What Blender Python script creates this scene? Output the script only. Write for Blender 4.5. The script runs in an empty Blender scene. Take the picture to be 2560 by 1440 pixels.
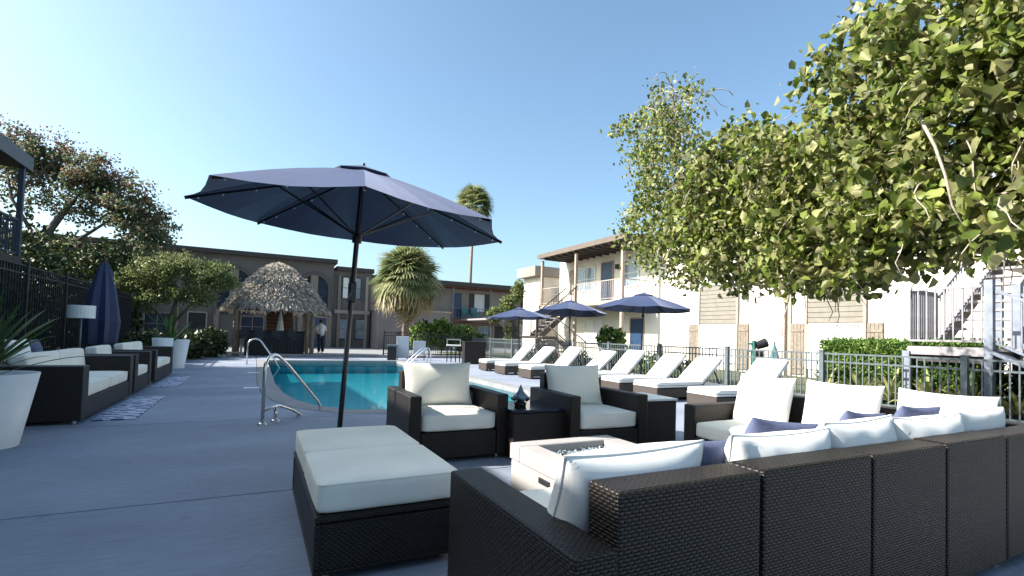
import bpy, bmesh, math, random
import numpy as np
from mathutils import Vector, Matrix
random.seed(4); rng = np.random.default_rng(7)
SC = bpy.context.scene; COL = SC.collection
R = math.radians; PI = math.pi

# ---------------------------------------------------------------- camera
H = 1.15; YAW = R(27.1); PITCH = R(2.0); ROLL = R(1.72)
cd = bpy.data.cameras.new('camera'); cam = bpy.data.objects.new('camera', cd); COL.objects.link(cam)
cd.sensor_width = 36; cd.lens = 36*1250/2560; cd.clip_start = 0.05; cd.clip_end = 4000
cd.shift_y = (840-1250*math.tan(PITCH)-720)/2560
fw = Vector((math.sin(YAW)*math.cos(PITCH), math.cos(YAW)*math.cos(PITCH), math.sin(PITCH)))
r0 = Vector((math.cos(YAW), -math.sin(YAW), 0)); u0 = r0.cross(fw)
cr, sr = math.cos(ROLL), math.sin(ROLL)
rt = cr*r0+sr*u0; up = -sr*r0+cr*u0
M3 = Matrix((rt, up, -fw)).transposed()
cam.matrix_world = Matrix.Translation((0, 0, H)) @ M3.to_4x4()
SC.camera = cam

# ---------------------------------------------------------------- light
SUN = Vector((-1, .35, .757)).normalized()
w = bpy.data.worlds.new("World"); SC.world = w; w.use_nodes = True
nt = w.node_tree; nt.nodes.clear()
sky = nt.nodes.new('ShaderNodeTexSky'); sky.sky_type = 'NISHITA'; sky.sun_disc = False
sky.sun_elevation = math.asin(SUN.z); sky.sun_rotation = math.atan2(SUN.x, SUN.y)
sky.air_density = 1.0; sky.dust_density = 2.4; sky.ozone_density = 1.6; sky.altitude = 0
bg = nt.nodes.new('ShaderNodeBackground'); bg.inputs[1].default_value = .118
wo = nt.nodes.new('ShaderNodeOutputWorld')
tn = nt.nodes.new('ShaderNodeMix'); tn.data_type = 'RGBA'; tn.blend_type = 'MULTIPLY'; tn.inputs[0].default_value = 1; tn.inputs[7].default_value = (.87, .99, .97, 1)
nt.links.new(sky.outputs[0], tn.inputs[6]); nt.links.new(tn.outputs[2], bg.inputs[0]); nt.links.new(bg.outputs[0], wo.inputs[0])
sl = bpy.data.lights.new('sun', 'SUN'); sl.energy = 5.0; sl.angle = R(.5); sl.color = (1, .955, .88)
so = bpy.data.objects.new('sun', sl); COL.objects.link(so)
so.rotation_euler = SUN.to_track_quat('Z', 'Y').to_euler()
SC.view_settings.view_transform = 'Standard'; SC.view_settings.look = 'None'
SC.view_settings.exposure = 1.27; SC.view_settings.gamma = 1; SC.view_settings.use_curve_mapping = False

# ---------------------------------------------------------------- materials
MATS = {}
def mat(name, col, rough=.7, var=.15, scale=6, bump=0, bscale=40, metal=0, spec=.5, col2=None, alpha=None, trans=0, coord='Object', detail=4):
    if name in MATS: return MATS[name]
    m = bpy.data.materials.new(name); m.use_nodes = True; n = m.node_tree; b = n.nodes['Principled BSDF']
    b.inputs['Roughness'].default_value = rough; b.inputs['Metallic'].default_value = metal
    b.inputs['Specular IOR Level'].default_value = spec
    tc = n.nodes.new('ShaderNodeTexCoord')
    nz = n.nodes.new('ShaderNodeTexNoise'); nz.inputs['Scale'].default_value = scale; nz.inputs['Detail'].default_value = detail
    n.links.new(tc.outputs[coord], nz.inputs['Vector'])
    mx = n.nodes.new('ShaderNodeMix'); mx.data_type = 'RGBA'
    c2 = col2 if col2 else tuple(c*(1+var) for c in col); c1 = col if col2 else tuple(c*(1-var) for c in col)
    mx.inputs[6].default_value = (*c1, 1); mx.inputs[7].default_value = (*c2, 1)
    mr = n.nodes.new('ShaderNodeMapRange'); mr.inputs[1].default_value = .35; mr.inputs[2].default_value = .65
    n.links.new(nz.outputs[0], mr.inputs[0]); n.links.new(mr.outputs[0], mx.inputs[0])
    n.links.new(mx.outputs[2], b.inputs['Base Color'])
    if bump:
        n2 = n.nodes.new('ShaderNodeTexNoise'); n2.inputs['Scale'].default_value = bscale; n2.inputs['Detail'].default_value = 6
        n.links.new(tc.outputs[coord], n2.inputs['Vector'])
        bp = n.nodes.new('ShaderNodeBump'); bp.inputs['Strength'].default_value = bump; bp.inputs['Distance'].default_value = .01
        n.links.new(n2.outputs[0], bp.inputs['Height']); n.links.new(bp.outputs[0], b.inputs['Normal'])
    MATS[name] = m; return m

def wicker(name, c1, c2, gap, bw=.03, rh=.0145, rough=.38):
    """woven strands: rows of rounded pads, each row shifted half a pad"""
    m = bpy.data.materials.new(name); m.use_nodes = True; n = m.node_tree; b = n.nodes['Principled BSDF']
    tc = n.nodes.new('ShaderNodeTexCoord'); sx = n.nodes.new('ShaderNodeSeparateXYZ'); n.links.new(tc.outputs['UV'], sx.inputs[0])
    def M(op, a, c=None):
        q = n.nodes.new('ShaderNodeMath'); q.operation = op
        for i_, v in enumerate((a, c)):
            if v is None: continue
            if isinstance(v, (int, float)): q.inputs[i_].default_value = v
            else: n.links.new(v, q.inputs[i_])
        return q.outputs[0]
    row = M('DIVIDE', sx.outputs[1], rh); fl = M('FLOOR', row)
    av = M('ABSOLUTE', M('SINE', M('MULTIPLY', row, PI)))
    uu = M('ADD', M('MULTIPLY', sx.outputs[0], PI/bw), M('MULTIPLY', fl, PI/2))
    au = M('ABSOLUTE', M('SINE', uu))
    hgt = M('MULTIPLY', M('POWER', av, .5), M('POWER', au, .6))
    mr = n.nodes.new('ShaderNodeMapRange'); mr.inputs[1].default_value = .25; mr.inputs[2].default_value = .8; n.links.new(hgt, mr.inputs[0])
    nz = n.nodes.new('ShaderNodeTexNoise'); nz.inputs['Scale'].default_value = 14; nz.inputs['Detail'].default_value = 4
    n.links.new(tc.outputs['Object'], nz.inputs['Vector'])
    m0 = n.nodes.new('ShaderNodeMix'); m0.data_type = 'RGBA'; m0.inputs[6].default_value = (*c1, 1); m0.inputs[7].default_value = (*c2, 1); n.links.new(nz.outputs[0], m0.inputs[0])
    mx = n.nodes.new('ShaderNodeMix'); mx.data_type = 'RGBA'; mx.inputs[6].default_value = (*gap, 1)
    n.links.new(mr.outputs[0], mx.inputs[0]); n.links.new(m0.outputs[2], mx.inputs[7]); n.links.new(mx.outputs[2], b.inputs['Base Color'])
    bp = n.nodes.new('ShaderNodeBump'); bp.inputs['Strength'].default_value = .8; bp.inputs['Distance'].default_value = .005
    n.links.new(hgt, bp.inputs['Height']); n.links.new(bp.outputs[0], b.inputs['Normal'])
    b.inputs['Roughness'].default_value = rough; b.inputs['Specular IOR Level'].default_value = .4
    MATS[name] = m; return m

def leafmat(name, cols, trans=.35, rough=.5):
    m = bpy.data.materials.new(name); m.use_nodes = True; n = m.node_tree; b = n.nodes['Principled BSDF']
    b.inputs['Roughness'].default_value = rough; b.inputs['Specular IOR Level'].default_value = .35
    at = n.nodes.new('ShaderNodeAttribute'); at.attribute_name = 'tone'
    oi = n.nodes.new('ShaderNodeObjectInfo')
    ad = n.nodes.new('ShaderNodeMath'); ad.operation = 'ADD'; n.links.new(at.outputs['Fac'], ad.inputs[0]); n.links.new(oi.outputs['Random'], ad.inputs[1])
    md = n.nodes.new('ShaderNodeMath'); md.operation = 'FRACT'; n.links.new(ad.outputs[0], md.inputs[0])
    cr_ = n.nodes.new('ShaderNodeValToRGB'); e = cr_.color_ramp.elements
    e[0].position = 0; e[0].color = (*cols[0], 1); e[1].position = 1; e[1].color = (*cols[-1], 1)
    for i, c in enumerate(cols[1:-1]):
        k = e.new((i+1)/(len(cols)-1)); k.color = (*c, 1)
    n.links.new(md.outputs[0], cr_.inputs[0]); n.links.new(cr_.outputs[0], b.inputs['Base Color'])
    tr = n.nodes.new('ShaderNodeBsdfTranslucent'); mx = n.nodes.new('ShaderNodeMixShader'); mx.inputs[0].default_value = trans
    hs = n.nodes.new('ShaderNodeHueSaturation'); hs.inputs['Value'].default_value = 1.5; n.links.new(cr_.outputs[0], hs.inputs['Color'])
    n.links.new(hs.outputs[0], tr.inputs[0]); n.links.new(b.outputs[0], mx.inputs[1]); n.links.new(tr.outputs[0], mx.inputs[2])
    n.links.new(mx.outputs[0], n.nodes['Material Output'].inputs[0])
    MATS[name] = m; return m

WICK = wicker('dark_wicker', (.030, .020, .0135), (.018, .0125, .009), (.0015, .0015, .0015), .027, .0115, .46)
WICK2 = wicker('lounger_wicker', (.10, .075, .065), (.075, .06, .05), (.02, .016, .014), .04, .02, .5)
CUSH = mat('cream_cushion', (.80, .775, .68), .85, .05, 2.5, .2, 320)
PILW = mat('white_pillow', (.80, .80, .77), .85, .03, 8, .12, 300)
NAVYP = mat('slate_blue_pillow', (.085, .10, .18), .9, .12, 30, .25, 120)
NAVY = mat('navy_canopy', (.018, .030, .082), .6, .1, 3, .1, 200)
_b = NAVY.node_tree.nodes['Principled BSDF']; _b.inputs['Sheen Weight'].default_value = .3; _b.inputs['Sheen Roughness'].default_value = .4; _b.inputs['Sheen Tint'].default_value = (.6, .66, .9, 1)
POLEM = mat('dark_pole_paint', (.012, .014, .02), .35, .1)
STEEL = mat('brushed_steel', (.62, .6, .58), .22, .08, 20, metal=1)
WHITEP = mat('white_planter_plastic', (.74, .75, .74), .45, .03, 3)
STUC = mat('white_stucco', (.74, .69, .60), .9, .05, 1.2, .3, 60)
STUCP = wicker('painted_brick_pier', (.60, .50, .43), (.68, .60, .52), (.50, .42, .36), .22, .08, .9)
STUCP2 = mat('pinkish_brick_paint', (.62, .5, .42), .9, .1, 8, .3, 60)
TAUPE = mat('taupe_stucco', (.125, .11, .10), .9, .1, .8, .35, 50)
BEIGE = mat('beige_wall', (.30, .26, .215), .9, .08, .8, .3, 50)
GREYW = mat('grey_mauve_wall', (.19, .165, .17), .9, .08, 1, .3, 50)
TRIM = mat('dark_brown_trim', (.045, .036, .032), .6, .15, 4)
TRIM2 = mat('tan_metal_trim', (.34, .27, .22), .6, .12, 4)
SIDE = mat('tan_siding', (.235, .212, .178), .75, .08, 5, .15, 30)
SHUT = mat('brown_shutter_wood', (.21, .172, .135), .75, .18, 9, .2, 30)
ARCHG = mat('dark_arch_glass', (.02, .028, .05), .45, .3, 2, spec=.2)
GLASS = mat('window_glass', (.20, .25, .30), .08, .2, 2, spec=.9)
BLIND = mat('white_blinds', (.78, .77, .74), .6, .04, 9)
DOORB = mat('navy_door', (.02, .05, .11), .4, .1)
IRON = mat('black_iron', (.015, .016, .02), .45, .15, 9)
IRONG = mat('grey_green_iron', (.10, .12, .13), .4, .2, 9)
STAIRM = mat('pale_stair_paint', (.27, .25, .26), .6, .12, 6)
STAIRD = mat('blue_grey_post_paint', (.19, .21, .26), .5, .15, 6)
BARK = mat('brown_bark', (.11, .085, .065), .9, .3, 12, .6, 30)
BARKL = mat('pale_bark', (.36, .31, .25), .85, .2, 20, .4, 60)
THATCH = leafmat('thatch_straw', [(.17, .14, .105), (.46, .40, .33), (.54, .48, .40), (.32, .275, .22), (.64, .58, .49)], .1, .9)
THBASE = mat('thatch_underlayer', (.12, .09, .06), .95, .3, 8)
TIMBER = mat('tiki_timber', (.17, .13, .09), .8, .2, 6, .3, 30)
TIMBR = mat('reddish_timber', (.16, .07, .035), .75, .2, 6, .3, 30)
DARKBOX = mat('black_panel', (.012, .012, .016), .6, .2, 5)
GRASSM = mat('grass_ground', (.06, .07, .03), .95, .4, 3, .6, 30)
SOIL = mat('mulch_soil', (.06, .042, .03), .95, .3, 9, .6, 40)
PLAST = mat('pool_plaster', (.30, .62, .66), .8, .04, 2, .1, 20)
TILE = mat('pool_waterline_tile', (.12, .30, .36), .25, .2, 22)
COPE = mat('coping_concrete', (.24, .24, .245), .8, .08, 4, .3, 60)

def deckmat():
    m = mat('deck_concrete', (.25, .28, .345), .75, .05, 1.3, 0)  # blue of the sky-lit shade is put into the concrete's base colour
    n = m.node_tree; b = n.nodes['Principled BSDF']; tc = n.nodes['Texture Coordinate']
    big = n.nodes.new('ShaderNodeTexNoise'); big.inputs['Scale'].default_value = .55; big.inputs['Detail'].default_value = 5
    mp = n.nodes.new('ShaderNodeMapping'); mp.inputs['Scale'].default_value = (.5, 1.5, 1)
    n.links.new(tc.outputs['Object'], mp.inputs[0]); n.links.new(mp.outputs[0], big.inputs['Vector'])
    fine = n.nodes.new('ShaderNodeTexNoise'); fine.inputs['Scale'].default_value = 26; fine.inputs['Detail'].default_value = 8; fine.inputs['Roughness'].default_value = .75
    mp2 = n.nodes.new('ShaderNodeMapping'); mp2.inputs['Scale'].default_value = (.22, 1.4, 1)
    n.links.new(tc.outputs['Object'], mp2.inputs[0]); n.links.new(mp2.outputs[0], fine.inputs['Vector'])
    old = b.inputs['Base Color'].links[0].from_socket
    def mult(src, tex, lo, hi):
        mr = n.nodes.new('ShaderNodeMapRange'); mr.inputs[1].default_value = .3; mr.inputs[2].default_value = .7
        mr.inputs[3].default_value = lo; mr.inputs[4].default_value = hi
        n.links.new(tex.outputs[0], mr.inputs[0])
        mx = n.nodes.new('ShaderNodeMix'); mx.data_type = 'RGBA'; mx.blend_type = 'MULTIPLY'; mx.inputs[0].default_value = 1
        n.links.new(src, mx.inputs[6]); n.links.new(mr.outputs[0], mx.inputs[7]); return mx.outputs[2]
    vo = n.nodes.new('ShaderNodeTexVoronoi'); vo.feature = 'DISTANCE_TO_EDGE'; vo.inputs['Scale'].default_value = .24
    wn = n.nodes.new('ShaderNodeTexNoise'); wn.inputs['Scale'].default_value = 2.5; wn.inputs['Detail'].default_value = 6
    wv = n.nodes.new('ShaderNodeMix'); wv.data_type = 'RGBA'; wv.blend_type = 'LINEAR_LIGHT'; wv.inputs[0].default_value = .22
    n.links.new(tc.outputs['Object'], wn.inputs['Vector']); n.links.new(tc.outputs['Object'], wv.inputs[6]); n.links.new(wn.outputs['Color'], wv.inputs[7]); n.links.new(wv.outputs[2], vo.inputs['Vector'])
    ck = n.nodes.new('ShaderNodeMapRange'); ck.inputs[1].default_value = 0; ck.inputs[2].default_value = .0022; ck.inputs[3].default_value = .84; ck.inputs[4].default_value = 1; n.links.new(vo.outputs[0], ck.inputs[0])
    sp = n.nodes.new('ShaderNodeTexNoise'); sp.inputs['Scale'].default_value = 3.4; sp.inputs['Detail'].default_value = 9; sp.inputs['Roughness'].default_value = .7; n.links.new(tc.outputs['Object'], sp.inputs['Vector'])
    sm = n.nodes.new('ShaderNodeMapRange'); sm.inputs[1].default_value = .60; sm.inputs[2].default_value = .68; sm.inputs[3].default_value = 1; sm.inputs[4].default_value = .84; n.links.new(sp.outputs[0], sm.inputs[0])
    for q in (ck, sm):
        mq = n.nodes.new('ShaderNodeMix'); mq.data_type = 'RGBA'; mq.blend_type = 'MULTIPLY'; mq.inputs[0].default_value = 1
        n.links.new(old, mq.inputs[6]); n.links.new(q.outputs[0], mq.inputs[7]); old = mq.outputs[2]
    c = mult(old, big, .78, 1.14); c = mult(c, fine, .80, 1.14)
    n.links.new(c, b.inputs['Base Color'])
    bp = n.nodes.new('ShaderNodeBump'); bp.inputs['Strength'].default_value = .5; bp.inputs['Distance'].default_value = .004
    n.links.new(fine.outputs[0], bp.inputs['Height']); n.links.new(bp.outputs[0], b.inputs['Normal'])
    return m
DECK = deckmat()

def watermat():
    m = bpy.data.materials.new('pool_water'); m.use_nodes = True; n = m.node_tree; n.nodes.clear()
    o = n.nodes.new('ShaderNodeOutputMaterial'); tr = n.nodes.new('ShaderNodeBsdfTransparent'); gl = n.nodes.new('ShaderNodeBsdfGlossy')
    tr.inputs[0].default_value = (.86, .97, .98, 1); gl.inputs['Roughness'].default_value = .03
    fr = n.nodes.new('ShaderNodeFresnel'); fr.inputs[0].default_value = 1.33
    mx = n.nodes.new('ShaderNodeMixShader'); fm = n.nodes.new('ShaderNodeMath'); fm.operation = 'MULTIPLY'; fm.inputs[1].default_value = .62; n.links.new(fr.outputs[0], fm.inputs[0]); n.links.new(fm.outputs[0], mx.inputs[0]); n.links.new(tr.outputs[0], mx.inputs[1]); n.links.new(gl.outputs[0], mx.inputs[2])
    tc = n.nodes.new('ShaderNodeTexCoord'); nz = n.nodes.new('ShaderNodeTexNoise'); nz.inputs['Scale'].default_value = 1.6; nz.inputs['Detail'].default_value = 3
    n.links.new(tc.outputs['Object'], nz.inputs['Vector'])
    bp = n.nodes.new('ShaderNodeBump'); bp.inputs['Strength'].default_value = .2; bp.inputs['Distance'].default_value = .03
    n.links.new(nz.outputs[0], bp.inputs['Height']); n.links.new(bp.outputs[0], gl.inputs['Normal']); n.links.new(bp.outputs[0], fr.inputs['Normal'])
    va = n.nodes.new('ShaderNodeVolumeAbsorption'); va.inputs[0].default_value = (.02, .72, .78, 1); va.inputs[1].default_value = .55
    n.links.new(mx.outputs[0], o.inputs[0]); n.links.new(va.outputs[0], o.inputs[1]); return m
WATER = watermat()

# ---------------------------------------------------------------- helpers
def tag(o, label=None, cat=None, group=None, kind=None):
    if label: o['label'] = label
    if cat: o['category'] = cat
    if group: o['group'] = group
    if kind: o['kind'] = kind
    return o
def thing(name, label, cat, loc=(0, 0, 0), rz=0, group=None):
    o = bpy.data.objects.new(name, None); COL.objects.link(o); o.location = loc; o.rotation_euler = (0, 0, rz)
    o.empty_display_size = .1
    return tag(o, label, cat, group)
def link(name, me, parent=None, loc=(0, 0, 0), rot=(0, 0, 0), sc=(1, 1, 1)):
    o = bpy.data.objects.new(name, me); COL.objects.link(o); o.parent = parent
    o.location = loc; o.rotation_euler = rot; o.scale = sc
    return o
def copy_tree(o, parent=None):
    c = o.copy(); COL.objects.link(c); c.parent = parent
    for ch in [x for x in o.children]: copy_tree(ch, c)
    return c
def box_uv(me):
    uv = me.uv_layers.new(name='UVMap')
    nl = len(me.loops); vi = np.empty(nl, 'i'); me.loops.foreach_get('vertex_index', vi)
    co = np.empty(len(me.vertices)*3); me.vertices.foreach_get('co', co); co = co.reshape(-1, 3)
    out = np.empty((nl, 2))
    for p in me.polygons:
        n = p.normal; a = [abs(n.x), abs(n.y), abs(n.z)]; k = a.index(max(a)); ls = p.loop_start; le = ls+p.loop_total
        c = co[vi[ls:le]]
        out[ls:le] = c[:, [1, 2]] if k == 0 else (c[:, [0, 2]] if k == 1 else c[:, [0, 1]])
    uv.data.foreach_set('uv', out.ravel())
class MB:
    def __init__(s): s.bm = bmesh.new()
    def _xf(s, verts, loc, rot):
        m = Matrix.Translation(loc) @ (Matrix.Rotation(rot[2], 4, 'Z') @ Matrix.Rotation(rot[1], 4, 'Y') @ Matrix.Rotation(rot[0], 4, 'X'))
        bmesh.ops.transform(s.bm, matrix=m, verts=verts)
    def box(s, c, size, rot=(0, 0, 0), bev=0, seg=1):
        r = bmesh.ops.create_cube(s.bm, size=1); vs = r['verts']
        bmesh.ops.scale(s.bm, vec=size, verts=vs)
        if bev:
            es = list({e for v in vs for e in v.link_edges})
            q = bmesh.ops.bevel(s.bm, geom=es, offset=bev, segments=seg, affect='EDGES', profile=.5)
            vs = list({v for f in q['faces'] for v in f.verts} | {v for v in vs if v.is_valid})
        s._xf(vs, c, rot); return s
    def bb(s, x0, x1, y0, y1, z0, z1, bev=0, seg=1):
        return s.box(((x0+x1)/2, (y0+y1)/2, (z0+z1)/2), (x1-x0, y1-y0, z1-z0), bev=bev, seg=seg)
    def bar(s, a, b, w, h=None):
        a = Vector(a); b = Vector(b); d = b-a; q = d.to_track_quat('Z', 'Y').to_matrix().to_4x4()
        r = bmesh.ops.create_cube(s.bm, size=1); bmesh.ops.scale(s.bm, vec=(w, h or w, d.length), verts=r['verts'])
        bmesh.ops.transform(s.bm, matrix=Matrix.Translation((a+b)/2) @ q, verts=r['verts']); return s
    def cyl(s, a, b, ra, rb=None, n=12):
        a = Vector(a); b = Vector(b); d = b-a; q = d.to_track_quat('Z', 'Y').to_matrix().to_4x4()
        r = bmesh.ops.create_cone(s.bm, cap_ends=True, segments=n, radius1=ra, radius2=ra if rb is None else rb, depth=d.length)
        bmesh.ops.transform(s.bm, matrix=Matrix.Translation((a+b)/2) @ q, verts=r['verts']); return s
    def tube(s, pts, rad, n=8, cap=True):
        pts = [Vector(p) for p in pts]; rs = rad if isinstance(rad, (list, tuple)) else [rad]*len(pts)
        rings = []; prev = None
        for i, p in enumerate(pts):
            t = (pts[min(i+1, len(pts)-1)]-pts[max(i-1, 0)]).normalized()
            if prev is None:
                a = t.orthogonal().normalized()
            else: a = (prev-t*prev.dot(t)).normalized()
            prev = a; b = t.cross(a)
            rings.append([s.bm.verts.new(p+(a*math.cos(2*PI*k/n)+b*math.sin(2*PI*k/n))*rs[i]) for k in range(n)])
        for i in range(len(rings)-1):
            for k in range(n): s.bm.faces.new((rings[i][k], rings[i][(k+1) % n], rings[i+1][(k+1) % n], rings[i+1][k]))
        if cap:
            s.bm.faces.new(rings[0][::-1]); s.bm.faces.new(rings[-1])
        return s
    def poly(s, pts, z0, z1):
        lo = [s.bm.verts.new((x, y, z0)) for x, y in pts]; hi = [s.bm.verts.new((x, y, z1)) for x, y in pts]; n = len(pts)
        s.bm.faces.new(lo[::-1]); s.bm.faces.new(hi)
        for i in range(n): s.bm.faces.new((lo[i], lo[(i+1) % n], hi[(i+1) % n], hi[i]))
        return s
    def face(s, pts):
        s.bm.faces.new([s.bm.verts.new(p) for p in pts]); return s
    def lathe(s, prof, n=20, c=(0, 0, 0)):
        rings = [[s.bm.verts.new((c[0]+r*math.cos(2*PI*k/n), c[1]+r*math.sin(2*PI*k/n), c[2]+z)) for k in range(n)] for r, z in prof]
        for i in range(len(rings)-1):
            for k in range(n): s.bm.faces.new((rings[i][k], rings[i][(k+1) % n], rings[i+1][(k+1) % n], rings[i+1][k]))
        return s
    def mesh(s, name, m, smooth=False, uv=True):
        bmesh.ops.recalc_face_normals(s.bm, faces=s.bm.faces)
        me = bpy.data.meshes.new(name); s.bm.to_mesh(me); s.bm.free(); me.materials.append(m)
        if smooth: me.polygons.foreach_set('use_smooth', [True]*len(me.polygons))
        if uv: box_uv(me)
        return me
    def build(s, name, m, parent=None, loc=(0, 0, 0), rot=(0, 0, 0), smooth=False, label=None, kind=None):
        o = link(name, s.mesh(name, m, smooth), parent, loc, rot)
        return tag(o, label=label, kind=kind)
def cmesh(name, w, d, h, r, puff, m, n=9, wr=.004, seed=0):
    """a soft cushion: rounded box with crowned faces and small wrinkles"""
    bm = bmesh.new(); bmesh.ops.create_cube(bm, size=2)
    bmesh.ops.subdivide_edges(bm, edges=bm.edges[:], cuts=n, use_grid_fill=True)
    rr = random.Random(seed); ph = [rr.uniform(0, 6) for _ in range(6)]
    for v in bm.verts:
        x, y, z = v.co; hx, hy, hz = w/2, d/2, h/2
        # concentrate rows at the rims
        f = lambda t: math.copysign(abs(t)**.7, t) if t else 0
        p = Vector((f(x)*hx, f(y)*hy, f(z)*hz))
        q = Vector((max(-hx+r, min(hx-r, p.x)), max(-hy+r, min(hy-r, p.y)), max(-hz+r, min(hz-r, p.z))))
        dlt = p-q
        if dlt.length > 1e-6: p = q+dlt.normalized()*r
        cx = max(0, 1-(p.x/hx)**2); cy = max(0, 1-(p.y/hy)**2); cz = max(0, 1-(p.z/hz)**2)
        p.z += math.copysign(puff*cx**.6*cy**.6, z) if abs(z) > .1 else 0
        p.x += math.copysign(puff*.35*cy*cz, x); p.y += math.copysign(puff*.35*cx*cz, y)
        wv = math.sin(p.x*23+ph[0]+p.y*9)*math.sin(p.y*19+ph[1])+math.sin(p.x*41+ph[2]+p.z*30)*.5
        p += p.normalized()*wr*wv
        v.co = p
    me = bpy.data.meshes.new(name); bm.to_mesh(me); bm.free(); me.materials.append(m)
    me.polygons.foreach_set('use_smooth', [True]*len(me.polygons)); return me
def pmesh(name, w, h, t, m, n=18, seed=0, wr=.008):
    """a pillow lying in XZ, thickness along Y : pinched edges, pointed corners, soft radial folds"""
    n = max(n, 18); rr = random.Random(seed); ph = [rr.uniform(0, 6) for _ in range(8)]
    folds = [(rr.choice((-1, 1))*rr.uniform(.2, .9), rr.choice((-1, 1)), rr.uniform(.05, .12), rr.uniform(-.5, .5)) for _ in range(7)]
    bm = bmesh.new(); gr = [[], []]
    for sgn in (0, 1):
        for i in range(n+1):
            row = []
            for j in range(n+1):
                u = math.sin((-1+2*i/n)*PI/2); v = math.sin((-1+2*j/n)*PI/2)
                px = u*w/2*(1-.08*(1-v*v)*abs(u)**3); pz = v*h/2*(1-.08*(1-u*u)*abs(v)**3)
                e = max(0, (1-u**2)*(1-v**2))**.42
                th = t/2*e*(1+.06*math.sin(3*u+ph[0])*math.sin(2.5*v+ph[1]))
                f = 0
                for (fu, fv, fw_, sl_) in folds:      # creases running in from the seams
                    d = u-(fu+sl_*(1-abs(v))*.6); f -= math.exp(-(d/fw_)**2)*max(0, v*fv)**2*(1-abs(v)**8)
                th += f*wr*1.6*min(1, e*2)
                row.append(bm.verts.new((px, th*(1 if sgn else -1), pz)))
            gr[sgn].append(row)
    for s_ in (0, 1):
        for i in range(n):
            for j in range(n):
                q = [gr[s_][i][j], gr[s_][i+1][j], gr[s_][i+1][j+1], gr[s_][i][j+1]]
                bm.faces.new(q if s_ == 0 else q[::-1])
    bmesh.ops.remove_doubles(bm, verts=bm.verts, dist=1e-4)
    bmesh.ops.recalc_face_normals(bm, faces=bm.faces)
    me = bpy.data.meshes.new(name); bm.to_mesh(me); bm.free(); me.materials.append(m)
    me.polygons.foreach_set('use_smooth', [True]*len(me.polygons)); return me
def qmesh(name, V, Q, m, tone=None):
    """fast quad mesh; tone = one value per vertex"""
    me = bpy.data.meshes.new(name); me.vertices.add(len(V)); me.vertices.foreach_set('co', np.asarray(V, 'f').ravel())
    Q = np.asarray(Q, 'i'); me.loops.add(Q.size); me.loops.foreach_set('vertex_index', Q.ravel())
    me.polygons.add(len(Q)); me.polygons.foreach_set('loop_start', np.arange(0, Q.size, 4, dtype='i'))
    me.update(calc_edges=True); me.validate(); me.materials.append(m)
    if tone is not None:
        a = me.attributes.new('tone', 'FLOAT', 'POINT'); a.data.foreach_set('value', np.asarray(tone, 'f'))
    return me
def rand_rot(n, droop=.0):
    """n orthonormal frames (leaf axis, side, normal), axis biased downward by droop"""
    a = rng.normal(size=(n, 3)); a[:, 2] -= droop; a /= np.linalg.norm(a, axis=1)[:, None]
    b = rng.normal(size=(n, 3)); b -= (b*a).sum(1)[:, None]*a; b /= np.linalg.norm(b, axis=1)[:, None]
    return a, b, np.cross(a, b)
def leaves(P, size, droop=.6, wid=.8, fold=.25):
    """folded leaf of two quads per point -> V, Q"""
    n = len(P); a, b, c = rand_rot(n, droop); s = np.asarray(size).reshape(-1, 1)*np.ones((n, 1))
    base = P; tip = P+a*s; mid = P+a*s*.42
    fold = fold*(.3+1.5*rng.random((n, 1))); wid = wid*(.7+.5*rng.random((n, 1))); tip = tip-c*s*.35*rng.random((n, 1))
    l = mid+b*s*wid*.5+c*s*fold; r_ = mid-b*s*wid*.5+c*s*fold; m2 = P+a*s*.8
    l2 = m2+b*s*wid*.28+c*s*fold*.6; r2 = m2-b*s*wid*.28+c*s*fold*.6
    V = np.stack([base, l, l2, tip, r2, r_], 1).reshape(-1, 3)
    k = np.arange(n)[:, None]*6
    Q = np.concatenate([k+np.array([[0, 1, 2, 3]]), k+np.array([[0, 3, 4, 5]])])
    return V, Q
def tones(P, n_per, freq=1.2, spread=.35):
    t = .5+.3*np.sin(P[:, 0]*freq*2.1+1)*np.sin(P[:, 1]*freq*1.7)*np.sin(P[:, 2]*freq*2.3)+rng.normal(size=len(P))*spread*.6
    return np.repeat(np.clip(t, 0.01, .99), n_per)
def blob_pts(bl, count, shell=.45):
    """points in a set of ellipsoids (cx,cy,cz,rx,ry,rz,weight)"""
    out = []
    tot = sum(b[6] for b in bl)
    for b in bl:
        n = int(count*b[6]/tot); d = rng.normal(size=(n, 3)); d /= np.linalg.norm(d, axis=1)[:, None]
        rad = shell+(1-shell)*rng.random(n)**.6; rad *= 1+.18*np.sin(d[:, 0]*5+b[0])*np.sin(d[:, 1]*4+b[1])*np.cos(d[:, 2]*6)
        out.append(np.array(b[:3])+d*rad[:, None]*np.array(b[3:6]))
    return np.concatenate(out)

def clump_pts(bl, nclump, per, sig, shell=.35):
    C_ = blob_pts(bl, nclump, shell); out = []
    for c in C_:
        d = rng.normal(size=3); d[2] = -abs(d[2])*.6; d /= np.linalg.norm(d)
        t = rng.random((per, 1)); out.append(c+d*t*sig*3.2+rng.normal(size=(per, 3))*sig*np.array([1, 1, .8]))
    return np.concatenate(out)
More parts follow.
